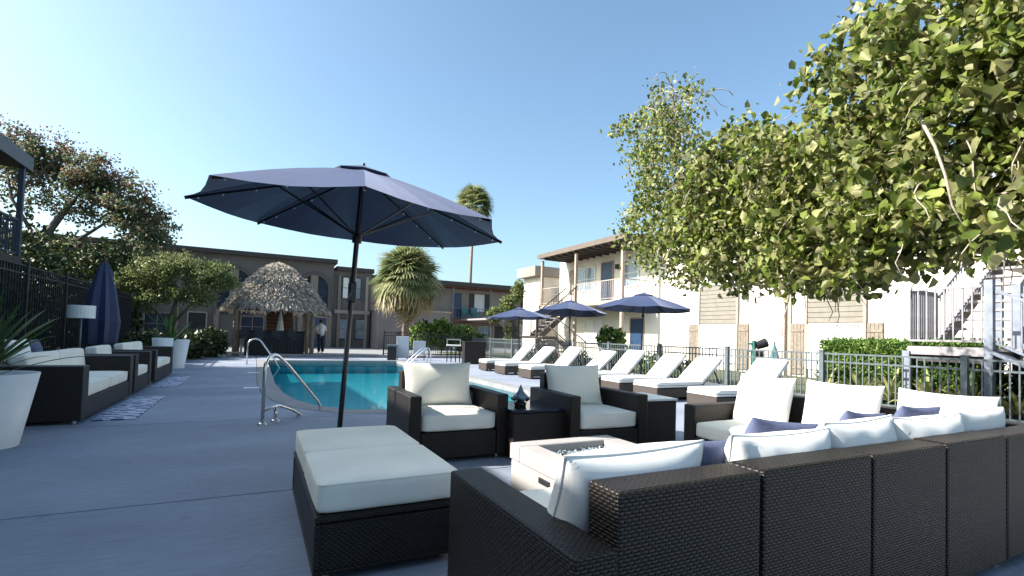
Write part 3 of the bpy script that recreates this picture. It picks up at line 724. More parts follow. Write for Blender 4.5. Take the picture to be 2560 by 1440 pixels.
armchair('black wicker armchair fully in shade, to the right of the small table', (3.13, 4.34, 0), R(-3), .90, .88, .11, False, 'wicker armchairs across from the fire table', seed=5, skew=-.05)
tb = thing('side_table', 'square black wicker side table between the two armchairs', 'table', (2.43, 4.36, 0), R(-2))
wbox(-.29, .29, -.3, .3, .04, .44, 'base', tb); MB().bb(-.3, .3, -.31, .31, .442, .47, .006).build('table_top', mat('black_glass_top', (.012, .016, .03), .15, .1, spec=.7), tb)
for x in (-.2, .2):
    for y in (-.2, .2): MB().cyl((x, y, 0), (x, y, .045), .025).build('foot', STEEL, tb)
orn = thing('lantern', 'small bluish glass lantern with dark base on the wicker side table', 'lantern', (2.33, 4.32, .472))
MB().lathe([(0, 0), (.055, 0), (.06, .03), (.035, .045)], 14).build('base', DARKBOX, orn, smooth=True)
MB().lathe([(.035, .045), (.075, .07), (.07, .1), (.03, .14), (.012, .19), (.0, .21)], 14).build('glass_body', mat('blue_glass', (.12, .2, .26), .08, .2, 10, spec=.9), orn, smooth=True)
for k in range(6):
    a = k*PI/3; MB().tube([(.06*math.cos(a), .06*math.sin(a), .05), (.1*math.cos(a), .1*math.sin(a), .075)], .008, 5).build('prong', DARKBOX, orn)
tb2 = thing('side_table', 'black wicker cube table right of the shaded armchair with a white top edge', 'table', (3.93, 4.35, 0), R(-4))
wbox(-.2, .2, -.3, .3, .03, .5, 'base', tb2); MB().bb(-.21, .21, -.31, .31, .502, .525, .004).build('table_top', WHITEP, tb2)

# ottoman
ot = thing('ottoman', 'large black wicker ottoman with a long pale cushion in two halves, front centre', 'ottoman', (.625, 3.12, 0))
wbox(-.345, .345, -.69, .69, .045, .27, 'base', ot)
wbox(-.352, .352, -.697, .697, .272, .305, 'rim', ot, bev=.01)
wbox(-.352, .352, -.697, .697, .04, .062, 'rim', ot, bev=.006)
for sx in (-1, 1):
    for sy in (-1, 1):
        wbox(sx*.335-.016, sx*.335+.016, sy*.68-.016, sy*.68+.016, .063, .271, 'corner_wrap', ot, bev=.008)
        MB().cyl((sx*.28, sy*.62, 0), (sx*.28, sy*.62, .045), .022).build('foot', STEEL, ot)
def piping(w, d, z, r_=.004, rr=.035):
    pts = []
    for cx, cy, a0 in [(w/2-rr, d/2-rr, 0), (-w/2+rr, d/2-rr, PI/2), (-w/2+rr, -d/2+rr, PI), (w/2-rr, -d/2+rr, 1.5*PI)]:
        for t in np.linspace(a0, a0+PI/2, 5): pts.append((cx+rr*math.cos(t), cy+rr*math.sin(t), z))
    return MB().tube(pts+[pts[0]], r_, 5, False)
for k, y in enumerate((-.345, .345)):
    c = link('cushion', cmesh('cushion', .69, .685, .15, .03, .008, CUSH, 9, .0012, 20+k), ot, (0, y, .38))
    piping(.684, .68, .062).build('piping', CUSH, c)

# sectional sofa
sf = thing('sectional_sofa', 'long black wicker sectional sofa seen from behind, filling the lower right', 'sofa')
MOD = [.955, 1.60, 2.29, 2.91, 3.55, 4.42]
YB = 1.165
wbox(.79, .945, YB-.03, 2.1, .05, .55, 'arm', sf)
for k, (a, b) in enumerate(zip(MOD[:-1], MOD[1:])):
    wbox(a+.006, b-.006, YB, YB+.15, .05, .702+.004*(k % 2), 'back_panel', sf)
    wbox(a+.005, b-.005, YB+.155, 2.08, .05, .29, 'seat_base', sf)
    if k < 4:
        link('seat_cushion', cmesh('seat_cushion', b-a-.015, .76, .14, .03, .01, CUSH, 8, .002, 40+k), sf, ((a+b)/2, YB+.55, .36))
MB().bb(1.0, 4.4, YB+.03, YB+.12, .05, .6).build('back_frame', DARKBOX, sf)
for x in MOD: MB().cyl((min(x, 4.36), YB+.06, 0), (min(x, 4.36), YB+.06, .05), .02).build('foot', STEEL, sf)
# right leg of the sectional
for k, (a, b) in enumerate([(1.32, 1.95), (1.96, 2.6), (2.61, 3.28)]):
    wbox(4.27, 4.42, a, b, .05, .69, 'back_panel', sf)
    if a > 1.9: wbox(3.57, 4.265, a, b, .05, .29, 'seat_base', sf)
    link('seat_cushion', cmesh('seat_cushion', .69, b-a-.02, .14, .03, .01, CUSH, 8, .002, 50+k), sf, (3.9, (a+b)/2 if a > 1.9 else 1.72, .36))
wbox(3.57, 4.42, 3.29, 3.42, .05, .57, 'arm', sf)
# back cushions of the sectional : leaning pillows
SP = [((1.22, 1.45, .57), .66, .43, -22, 3, 'white'), ((2.02, 1.43, .565), .60, .44, -14, -3, ''), ((2.62, 1.44, .585), .66, .44, -12, 4, ''), ((3.24, 1.43, .585), .66, .42, -13, -2, '')]
for k, (p, w_, h_, tilt, yaw, _) in enumerate(SP):
    o = link('back_cushion', pmesh('back_cushion', w_, h_, .27, PILW, 16, 60+k, .012), sf, p, (R(-tilt), 0, R(yaw))); pillow_seam(w_, h_, PILW, o)
for k, y in enumerate((3.0, 2.33, 1.68)):
    link('back_cushion', pmesh('back_cushion', .57, .5, .2, PILW, 16, 70+k, .01), sf, (4.1, y, .62), (R(-15), 0, R(-90+(4 if k == 1 else -3))))
link('back_cushion', pmesh('back_cushion', .6, .42, .2, PILW, 16, 75, .01), sf, (3.85, 1.44, .60), (R(14), 0, R(-2)))
for p, w_, h_, rx, rzz, lab in [((1.64, 1.52, .575), .40, .37, 20, 10, 'slate blue throw pillow tucked between the first two white cushions of the sectional'),
                               ((2.28, 1.62, .60), .42, .40, 22, -8, 'slate blue pillow peeking over the second white cushion of the sectional'),
                               ((2.92, 1.60, .605), .44, .42, 20, 5, 'slate blue pillow peeking up beyond the middle of the sectional back'),
                               ((3.55, 1.62, .61), .44, .42, 20, 0, 'slate blue pillow farthest right along the sectional back')]:
    o = link('throw_pillow', pmesh('throw_pillow', w_, h_, .15, NAVYP, 14, int(p[0]*10), .01), None, p, (R(rx), R(6*math.sin(p[0]*9)), R(rzz)))
    tag(o, lab, 'pillow', 'slate blue pillows on the sectional')

# fire table
PITM = mat('pale_concrete_fire_table', (.37, .345, .325), .8, .06, 3, .15, 50)
ft = thing('fire_table', 'pale concrete fire table with a slot handle, filled with crushed glass', 'fire table', (2.03, 2.66, 0))
mb = MB().bb(-.412, .412, -.452, .452, .0, .30, .008, 1); mb.build('body', PITM, ft)
mb = MB()
for x0, x1, y0, y1 in [(-.42, .42, -.46, -.32), (-.42, .42, .32, .46), (-.42, -.28, -.319, .319), (.28, .42, -.319, .319)]: mb.bb(x0, x1, y0, y1, .302, .41, .006)
mb.build('top_rim', PITM, ft)
MB().bb(-.279, .279, -.319, .319, .303, .33).build('burner_tray', DARKBOX, ft)
for x in (-.425,):
    MB().bb(x+.008, x+.02, -.07, .07, .235, .275, .005).build('handle_slot', DARKBOX, ft)
mb = MB()
for k in range(900):
    s_ = random.uniform(.008, .02); mb.box((random.uniform(-.27, .27), random.uniform(-.31, .31), .335+random.random()*.03), (s_, s_*.8, s_*.7), (random.random()*3, random.random()*3, 0))
mb.build('crushed_glass', mat('crushed_glass', (.30, .36, .38), .1, .5, 60, spec=.9), ft, kind='stuff')

# ---- seating along the left edge of the deck (faces the pool)
def left_seat(y0, y1, label, seats, seed, name='loveseat', cat='loveseat', xf=-1.72, D=.85, pill=True):
    return armchair(label, (xf-D/2, (y0+y1)/2, 0), R(90), y1-y0, D, .24, True, 'wicker seats along the left side of the deck', seats, .66, .66, pill, cat, name, seed, bh=.46)
left_seat(7.3, 9.95, 'nearest wicker loveseat with pale cushions along the shaded left deck', 2, 80)
left_seat(10.1, 11.55, 'wicker armchair just past the nearest loveseat on the left deck', 1, 90, 'armchair', 'armchair')
left_seat(11.95, 14.3, 'farthest wicker loveseat on the left deck, before the pale planters', 2, 95)
for p, rz_, m_, lab in [((-2.5, 8.0, .76), 80, PILW, 'white throw pillow sitting high on the nearest left loveseat'), ((-2.5, 8.5, .75), 95, NAVYP, 'dark blue throw pillow beside the white one on the nearest left loveseat')]:
    o = link('throw_pillow', pmesh('throw_pillow', .4, .36, .14, m_, 10, 3), None, p, (R(-12), 0, R(rz_))); tag(o, lab, 'pillow')
def rugmat():
    m = mat('striped_rug', (.55, .56, .62), .95, .05, 10); n = m.node_tree; b = n.nodes['Principled BSDF']; tc = n.nodes['Texture Coordinate']
    wv = n.nodes.new('ShaderNodeTexWave'); wv.bands_direction = 'Y'; wv.inputs['Scale'].default_value = 2.2; wv.inputs['Distortion'].default_value = 6; wv.inputs['Detail Scale'].default_value = 3
    n.links.new(tc.outputs['Object'], wv.inputs['Vector']); cr_ = n.nodes.new('ShaderNodeValToRGB'); cr_.color_ramp.elements[0].color = (.05, .09, .22, 1); cr_.color_ramp.elements[0].position = .35
    cr_.color_ramp.elements[1].color = (.62, .62, .68, 1); cr_.color_ramp.elements[1].position = .5
    n.links.new(wv.outputs[0], cr_.inputs[0]); n.links.new(cr_.outputs[0], b.inputs['Base Color']); return m
RUG = rugmat()
for (y0, y1, lab) in [(7.5, 9.7, 'blue and white patterned rug beside the nearest left loveseat'), (11.3, 13.4, 'smaller striped rug farther along the left deck by the last loveseat')]:
    o = MB().bb(-.22, .2, -(y1-y0)/2, (y1-y0)/2, .002, .018, .004).build('rug', RUG, None, loc=(-1.45, (y0+y1)/2, 0)); tag(o, lab, 'rug', 'rugs along the left deck')

# ---- planters
def planter(label, loc, h, rt_, rb_, plant=True, group=None, square=True):
    t = thing('planter', label, 'planter', loc, R(20 if square else 0), group)
    n_ = 24 if not square else 4
    bm_ = MB()
    prof = [(rb_, 0), (rt_, h), (rt_-.03, h), (rt_-.05, h-.06), (0.001, h-.06)]
    bm_.lathe(prof, n_).build('pot', WHITEP, t, smooth=not square)
    return t
planter('tall tapered white planter cut by the left edge of the picture', (-2.12, 6.22, 0), .67, .33, .21, square=False)
planter('nearer of two pale planters at the far end of the left seating', (-1.98, 14.6, 0), .85, .22, .14, square=False, group='pale planters on the left')
planter('farther of two pale planters at the far end of the left seating', (-1.9, 16.4, 0), .78, .3, .2, square=False, group='pale planters on the left')
PLG = leafmat('strap_leaf_green', [(.02, .05, .015), (.04, .10, .02), (.09, .16, .03)], .25)
AGV = leafmat('yellow_variegated_leaf', [(.30, .30, .10), (.42, .40, .16), (.20, .26, .08), (.5, .46, .24)], .25)
def strap_plant(name, label, cat, loc, nleaf, L, wdt, m, droop=.5, up=.8, group=None, stem=None):
    t = thing(name, label, cat, loc, 0, group)
    if stem: MB().tube([(0, 0, 0), (.02, .01, stem*.5), (0, 0, stem)], [wdt*.7, wdt*.5, wdt*.4], 7).build('stem', BARK, t)
    mes = []
    for v in range(4):
        V = []; Q = []; ns = 7
        for i in range(ns+1):
            s_ = i/ns; x = L*s_*(1-.25*droop*s_); z = L*(up*s_-droop*(.5+.15*v)*s_*s_)*.9; ww = wdt*(.45+1.1*s_)*(1-s_**2.5)+.002
            V += [(x, -ww, z+.25*ww), (x, 0, z-.1*ww), (x, ww, z+.25*ww)]
            if i < ns: k = i*3; Q += [(k, k+1, k+4, k+3), (k+1, k+2, k+5, k+4)]
        mes.append(qmesh('leaf', V, Q, m, [random.random()*.3+.15*v]*len(V)))
    for k in range(nleaf):
        s_ = random.uniform(.65, 1.05)
        link('leaf', mes[k % 4], t, (0, 0, (stem or 0)-.02*random.random()), (random.uniform(-.2, .2), random.uniform(-.75, .35), random.random()*2*PI), (s_, s_, s_))
    return t
strap_plant('strap_leaf_plant', 'dark green strap leaved plant growing from the white planter at the left edge', 'plant', (-2.3, 6.35, .58), 46, .85, .03, PLG, .55, 1.15)
strap_plant('strap_leaf_plant', 'spiky green plant rising from the far pale planter', 'plant', (-1.95, 15.6, .0), 24, .8, .03, PLG, .5, 1.3, stem=.7)
for k, (x, y, s_) in enumerate([(10.6, 6.3, .62), (10.65, 5.65, .7), (10.6, 5.1, .75), (10.55, 4.5, .7), (10.6, 3.95, .72), (10.8, 3.4, .6)]):
    strap_plant('variegated_plant', ['leftmost', 'second', 'third', 'fourth', 'fifth', 'rightmost'][k]+' of the yellow striped leafy plants at the foot of the clipped hedge', 'plant', (x, y, .14), 30, s_*1.02, .045, AGV, .75, 1.0, 'yellow striped plants under the hedge')

# ---- side things on the left : folded parasol and lamp
fu = thing('folded_parasol', 'folded navy parasol standing upright behind the left loveseats', 'parasol', (-3.02, 13.9, 0))
MB().cyl((0, 0, 0), (0, 0, 2.6), .025, n=10).build('pole', POLEM, fu)
V = []
mb = MB(); nn = 16; rings = []
for z, r_ in [(.72, .24), (1.2, .27), (1.8, .2), (2.3, .11), (2.5, .05)]:
    rings.append([(r_*(1+.28*(k % 2))*math.cos(k*2*PI/nn), r_*(1+.28*(k % 2))*math.sin(k*2*PI/nn), z) for k in range(nn)])
for i in range(4):
    for k in range(nn): mb.face([rings[i][k], rings[i][(k+1) % nn], rings[i+1][(k+1) % nn], rings[i+1][k]])
mb.build('folded_canopy', NAVY, fu); MB().cyl((0, 0, 0), (0, 0, .07), .25, .22, 20).build('base', DARKBOX, fu)
lp = thing('floor_lamp', 'outdoor lamp with a pale drum shade behind the nearest left loveseat', 'lamp', (-3.08, 12.7, 0))
MB().cyl((0, 0, 0), (0, 0, 1.3), .02, n=10).build('pole', IRONG, lp); MB().lathe([(.22, 1.25), (.22, 1.5)], 24).cyl((0, 0, 1.482), (0, 0, 1.495), .214, n=24).build('lamp_shade', WHITEP, lp, smooth=False)
MB().cyl((0, 0, 0), (0, 0, .03), .18, n=20).build('base', DARKBOX, lp)

# ================================================================ PARASOLS
def parasol(label, centre, tilt, phi, Rr, rise, h0, group=None, detail=True, nrib=8, canm=NAVY):
    """centre = centre of the rim plane; tilt = unit normal"""
    n_ = Vector(tilt).normalized(); c = Vector(centre)
    a = Vector((0, 1, 0)).cross(n_).normalized(); b = n_.cross(a)
    foot = c-n_*(c.z/n_.z)
    t = thing('parasol', label, 'parasol', (foot.x, foot.y, 0), 0, group); O = Vector((foot.x, foot.y, 0))
    W_ = lambda r_, ang, z: (c+(a*math.cos(ang)+b*math.sin(ang))*r_+n_*z)-O
    apex = c+n_*rise-O
    # canopy : 8 panels, each slightly sagging between ribs, with a rim valance
    mb = MB(); NS = 6; NA = 4; bm = mb.bm; ringv = []
    for i in range(1, NS+1):
        s_ = i/NS; row = []
        for k in range(nrib*NA):
            ang = phi+k*2*PI/(nrib*NA); f = (k % NA)/NA
            chord = math.cos(PI/nrib)/math.cos(PI/nrib*(2*f-1)) if f else 1
            sag = -.035*math.sin(PI*f)*s_; zz = rise*(1-s_)+.06*math.sin(PI*s_)*rise
            rr_ = Rr*s_*chord*(1-.03*math.sin(PI*f)*s_)
            row.append(bm.verts.new(W_(rr_, ang, zz+sag*.8)))
        ringv.append(row)
    ap = bm.verts.new(apex)
    K = nrib*NA
    for k in range(K):
        bm.faces.new((ap, ringv[0][k], ringv[0][(k+1) % K]))
        for i in range(NS-1): bm.faces.new((ringv[i][k], ringv[i+1][k], ringv[i+1][(k+1) % K], ringv[i][(k+1) % K]))
    can = mb.build('canopy', canm, t, smooth=False)
    # vent cap
    mb = MB(); rc = Rr*.2
    for k in range(nrib):
        a0 = phi+k*2*PI/nrib; a1 = phi+(k+1)*2*PI/nrib
        mb.face([W_(0, 0, rise+.035), W_(rc, a0, rise*.86+.012), W_(rc, a1, rise*.86+.012)])
        mb.face([W_(rc, a0, rise*.86+.012), W_(rc, a1, rise*.86+.012), W_(rc*.97, a1, rise*.86-.005), W_(rc*.97, a0, rise*.86-.005)])
    mb.build('vent', canm, can)
    MB().cyl(apex+n_*.02, apex+n_*.055, .02, .012).build('finial', POLEM, t)
    MB().cyl(Vector((0, 0, .03)), apex-n_*.03, .024, n=14).build('pole', POLEM, t, smooth=False)
    hub = apex-n_*.06; run = apex-n_*(rise+.15)
    MB().cyl(hub-n_*.05, hub, .05, n=12).build('hub', POLEM, t); MB().cyl(run-n_*.06, run, .045, n=12).build('runner', POLEM, t)
    for k in range(nrib):
        ang = phi+k*2*PI/nrib; tip = W_(Rr*.99, ang, -.015)
        rb_ = MB().bar(hub, tip, .012, .02).build('rib', POLEM, t)
        if detail:
            mid = Vector(hub)+(Vector(tip)-Vector(hub))*.5
            MB().bar(run, mid, .009, .016).build('strut', POLEM if k not in (1, 2) else mat('tan_strut', (.16, .13, .12), .5, .1), rb_)
            for f in (.45, .62, .8, .93):
                q = Vector(hub)+(Vector(tip)-Vector(hub))*f-n_*.015
                MB().box(q, (.014, .014, .014)).build('clip', mat('clip_white', (.7, .7, .75), .4), rb_)
    if detail:
        zc = 1.52; q = Vector((0, 0, 0))+n_*(zc/n_.z)
        cb = MB().box(q, (.07, .09, .2), bev=.015, seg=2).build('crank_housing', POLEM, t)
        MB().tube([q+Vector((.0, -.05, 0)), q+Vector((-.02, -.11, 0)), q+Vector((-.06, -.11, -.09)), q+Vector((-.06, -.16, -.09))], .009, 6).build('crank_handle', POLEM, cb)
    MB().lathe([(0, .08), (.05, .08), (.06, .05), (.27, .03), (.28, .002)], 28).build('base', DARKBOX, t, smooth=True)
    return t
parasol('large navy parasol tilted over the armchairs, in the middle of the picture', (.83, 4.89, 2.2), (.04, -.05, 1), 4.57, 1.45, .5, 0)
parasol('nearest of the three far navy parasols, largest and on the right', (9.3, 10.4, 1.98), (.03, .0, 1), .35, 1.32, .42, 0, 'far navy parasols by the fence', False)
parasol('middle one of the three far navy parasols', (9.75, 14.6, 2.02), (.05, .04, 1), .1, 1.3, .42, 0, 'far navy parasols by the fence', False)
parasol('farthest and leftmost of the three far navy parasols', (9.0, 17.0, 1.85), (-.02, .03, 1), .2, 1.3, .38, 0, 'far navy parasols by the fence', False)

# ================================================================ SUNLOUNGERS
def lounger(label, loc, rz, adeg=42):
    t = thing('sunlounger', label, 'sunlounger', loc, rz, 'white sunloungers in a row on the right')
    L = 1.95; W_ = .66
    MB().bb(0, .09, -W_/2, W_/2, .02, .26, .008).build('end_panel', WICK2, t)
    MB().bb(.095, L, -W_/2+.04, W_/2-.04, .06, .24, .008).build('base', WICK2, t)
    MB().bb(.0, L, -W_/2, W_/2, .262, .29, .006).build('frame', WHITEP, t)
    for x in (.4, 1.75):
        for y in (-.26, .26): MB().bb(x-.03, x+.03, y-.03, y+.03, 0, .06).build('foot', DARKBOX, t)
    link('mattress', cmesh('mattress', 1.22, .64, .075, .025, .006, PILW, 6, .001, 4), t, (.61, 0, .33))
    ang = R(adeg); bl = .77; bx = 1.2
    c_ = (bx+math.cos(ang)*bl/2, 0, .32+math.sin(ang)*bl/2)
    link('back_mattress', cmesh('back_mattress', bl, .64, .08, .025, .006, PILW, 6, .001, 5), t, c_, (0, -ang, 0))
    MB().bar((bx+.05, .0, .28), (bx+math.cos(ang)*bl, 0, .28+math.sin(ang)*bl), .6, .02).build('back_frame', WICK2, t)
    for y in (-.2, .2): MB().bar((bx+math.cos(ang)*bl*.75, y, .26+math.sin(ang)*bl*.75), (1.86, y, .28), .02).build('prop', DARKBOX, t)
    return t
ORD = ['nearest', 'second nearest', 'third nearest', 'fourth nearest', 'fifth nearest', 'fifth farthest', 'fourth farthest', 'third farthest', 'second farthest', 'farthest']
LY = [6.05, 7.42, 8.45, 9.6, 10.8, 12.1, 13.5, 14.95]
ORD = ['nearest', 'second nearest', 'third nearest', 'fourth nearest', 'fourth farthest', 'third farthest', 'second farthest', 'farthest']
for k, y in enumerate(LY):
    lounger(ORD[k]+' white sunlounger in the row along the far right of the pool', (6.83-.018*y+random.uniform(-.06, .06), y, 0), R(random.uniform(-3.5, 3)), [44, 39, 43, 46, 40, 45, 41, 47][k])

# ================================================================ THATCHED BAR
tk = thing('thatched_bar', 'thatched tiki bar hut on timber posts at the far end of the pool', 'hut', (.85, 25.6, 0))
hw = 1.72; ez = 2.15; pz = 4.2
mb = MB(); prof = [(hw*1.22, ez-.1), (hw*1.0, ez+.42), (hw*.68, ez+1.15), (hw*.3, pz-.28), (.02, pz)]
def sq(ang):  # rounded square radius factor
    return 1/max(abs(math.cos(ang)), abs(math.sin(ang)))**.55
rings = [[(r_*sq(k*2*PI/32)*math.cos(k*2*PI/32), r_*sq(k*2*PI/32)*math.sin(k*2*PI/32), z) for k in range(32)] for r_, z in prof]
for i in range(4):
    for k in range(32): mb.face([rings[i][k], rings[i][(k+1) % 32], rings[i+1][(k+1) % 32], rings[i+1][k]])
rf = mb.build('roof', THBASE, tk)
# palm thatch strands
N = 26000; s_ = rng.random(N)**.75; ang = rng.random(N)*2*PI
pr = np.array(prof)[::-1]; tt = np.linspace(0, 1, len(pr))
rad = np.interp(s_, tt, pr[:, 0]); zz = np.interp(s_, tt, pr[:, 1])
sqf = 1/np.maximum(np.abs(np.cos(ang)), np.abs(np.sin(ang)))**.55
P0 = np.stack([rad*sqf*np.cos(ang), rad*sqf*np.sin(ang), zz+.03+rng.random(N)*.05], 1)
out = np.stack([np.cos(ang), np.sin(ang), np.full(N, -.85)], 1)+rng.normal(size=(N, 3))*.22; out /= np.linalg.norm(out, axis=1)[:, None]
out[:, 2] -= .25*(s_ > .85); side = np.stack([-np.sin(ang), np.cos(ang), np.zeros(N)], 1)
Ls = (.14+.2*rng.random(N))[:, None]; wd = (.009+.013*rng.random(N))[:, None]; lift = np.array([0, 0, .05])
V = np.stack([P0-side*wd, P0+side*wd, P0+out*Ls+side*wd*.5+lift*rng.random((N, 1)), P0+out*Ls-side*wd*.5+lift*rng.random((N, 1))], 1).reshape(-1, 3)
link('thatch', qmesh('thatch', V, np.arange(N*4).reshape(-1, 4), THATCH, np.repeat(rng.random(N), 4)), tk)['kind'] = 'stuff'
for x in (-1.6, 1.4, ):
    for y in (-1.75, 1.7): MB().cyl((x, y, 0), (x, y, 2.3), .1, .09, 10).build('post', TIMBER, tk)
MB().cyl((1.2, -1.75, 0), (1.2, -1.75, 2.3), .08, n=10).build('post', TIMBER, tk)
for y in (-1.75, 1.7): MB().bb(-1.8, 1.8, y-.07, y+.07, 2.02, 2.2).build('beam', TIMBR, tk)
for x in (-1.6, 1.4): MB().bb(x-.06, x+.06, -1.7, 1.65, 2.03, 2.19).build('beam', TIMBR, tk)
bc = MB().bb(-1.25, 1.1, -1.55, -1.1, 0, 1.02, .01).build('bar_counter', DARKBOX, tk); MB().bb(-1.35, 1.2, -1.6, -1.0, 1.022, 1.08, .006).build('counter_top', DARKBOX, bc)
sh = MB().bb(-.4, .75, 1.2, 1.3, .9, 2.0).build('back_shelf', TIMBR, tk)
for k in range(6): MB().bb(-.38, .73, 1.02, 1.19, .98+k*.17, 1.01+k*.17).build('shelf_board', SHUT, sh)
for k in range(4):
    x = -1.0+k*.62
    s3 = thing('bar_stool', ['leftmost', 'second', 'third', 'rightmost'][k]+' dark bar stool in front of the thatched bar counter', 'stool', (x+.55, 23.45, 0), 0, 'stools at the thatched bar')
    MB().cyl((0, 0, .72), (0, 0, .78), .18, n=14).build('seat', DARKBOX, s3); MB().bb(-.17, .17, .12, .16, .78, 1.08).build('backrest', DARKBOX, s3)
    for sx, sy in ((-.13, -.13), (.13, -.13), (-.13, .13), (.13, .13)): MB().bar((sx*1.2, sy*1.2, 0), (sx, sy, .72), .025).build('leg', DARKBOX, s3)
fp = thing('folded_parasol', 'small pale folded parasol under the thatched roof', 'parasol', (1.0, 25.2, 0))
MB().cyl((0, 0, 0), (0, 0, 2.0), .02, n=8).build('pole', STAIRM, fp); MB().lathe([(.16, 1.05), (.12, 1.4), (.03, 1.95)], 12).build('folded_canopy', WHITEP, fp)
pc = thing('pallet_bench', 'low pale wooden bench at the left foot of the thatched bar', 'bench', (-.75, 23.2, 0))
MB().bb(-.3, .3, -.2, .2, .12, .17).build('seat', BEIGE, pc); MB().bb(.22, .3, -.2, .2, .17, .45).build('backrest', BEIGE, pc)
for sx in (-.25, .25): MB().bb(sx-.03, sx+.03, -.18, .18, 0, .12).build('leg', BEIGE, pc)

# ================================================================ FAR END ITEMS
def board(label, loc, w_, z0, z1, rz=0):
    t = thing('notice_board', label, 'sign', loc, rz); MB().bb(-w_/2, w_/2, -.02, .02, z0, z1, .006).build('panel', mat('pale_board', (.52, .53, .58), .6, .03), t)
    for x in (-w_/2+.05, w_/2-.05): MB().bb(x-.02, x+.02, .02, .06, 0, z1-.05).build('post', GREYW, t)
board('taller pale notice board behind the dark bin at the far end of the pool', (5.55, 20.9, 0), .52, .1, 1.0, R(-20))
board('shorter pale notice board right of the taller one', (6.25, 20.8, 0), .52, .25, .82, R(-20))
bn = thing('waste_bin', 'small dark waste bin at the far right corner of the pool', 'bin', (5.1, 20.86, 0), R(-20))
MB().bb(-.17, .17, -.17, .17, 0, .55, .01).build('body', DARKBOX, bn); MB().bb(-.2, .2, -.2, .2, .552, .64, .02, 2).build('lid', IRONG, bn)
hc = thing('high_table', 'high table with a white top and dark slatted legs beside the dark cabinet', 'table', (7.35, 19.6, 0), R(-20))
MB().bb(-.3, .3, -.25, .25, .66, .71, .008).build('table_top', WHITEP, hc)
for x in (-.26, -.09, .09, .26):
    for y in (-.2, .2): MB().bb(x-.02, x+.02, y-.02, y+.02, 0, .66).build('leg', DARKBOX, hc)
MB().bb(-.3, .3, .22, .26, .9, .96).bb(-.3, -.25, .22, .26, .71, .9).bb(.25, .3, .22, .26, .71, .9).build('back_rail', STEEL, hc)
cb = thing('cabinet', 'dark wicker towel cabinet left of the farthest sunlounger', 'cabinet', (7.75, 18.4, 0), R(-12))
wbox(-.42, .42, -.3, .3, 0, .86, 'body', cb); MB().bb(-.44, .44, -.32, .32, .862, .89, .004).build('table_top', DARKBOX, cb)
gp_ = thing('standpipe', 'green painted standpipe with a round valve standing behind the fence', 'standpipe', (12.45, 9.4, .03), R(-30))
GRN = mat('green_paint', (.05, .17, .14), .4, .1)
MB().cyl((0, 0, 0), (0, 0, 1.2), .06, n=12).build('pipe', GRN, gp_); MB().cyl((.08, 0, 1.05), (.34, 0, 1.15), .11, .13, 14).build('valve', DARKBOX, gp_)
MB().cyl((.06, 0, .8), (.26, 0, .84), .1, n=14).build('valve', DARKBOX, gp_); MB().box((-.1, 0, 1.1), (.12, .08, .05)).box((-.1, 0, .9), (.12, .08, .05)).build('bracket', GRN, gp_)
tu = thing('folded_parasol', 'folded teal parasol behind the fence, right of the green standpipe', 'parasol', (11.15, 7.85, 0))
MB().cyl((0, 0, 0), (0, 0, 1.2), .02, n=8).build('pole', IRONG, tu); MB().lathe([(.17, .15), (.15, .6), (.08, .95), (.02, 1.12)], 9).build('folded_canopy', mat('teal_cloth', (.05, .16, .17), .8, .2, 6), tu)
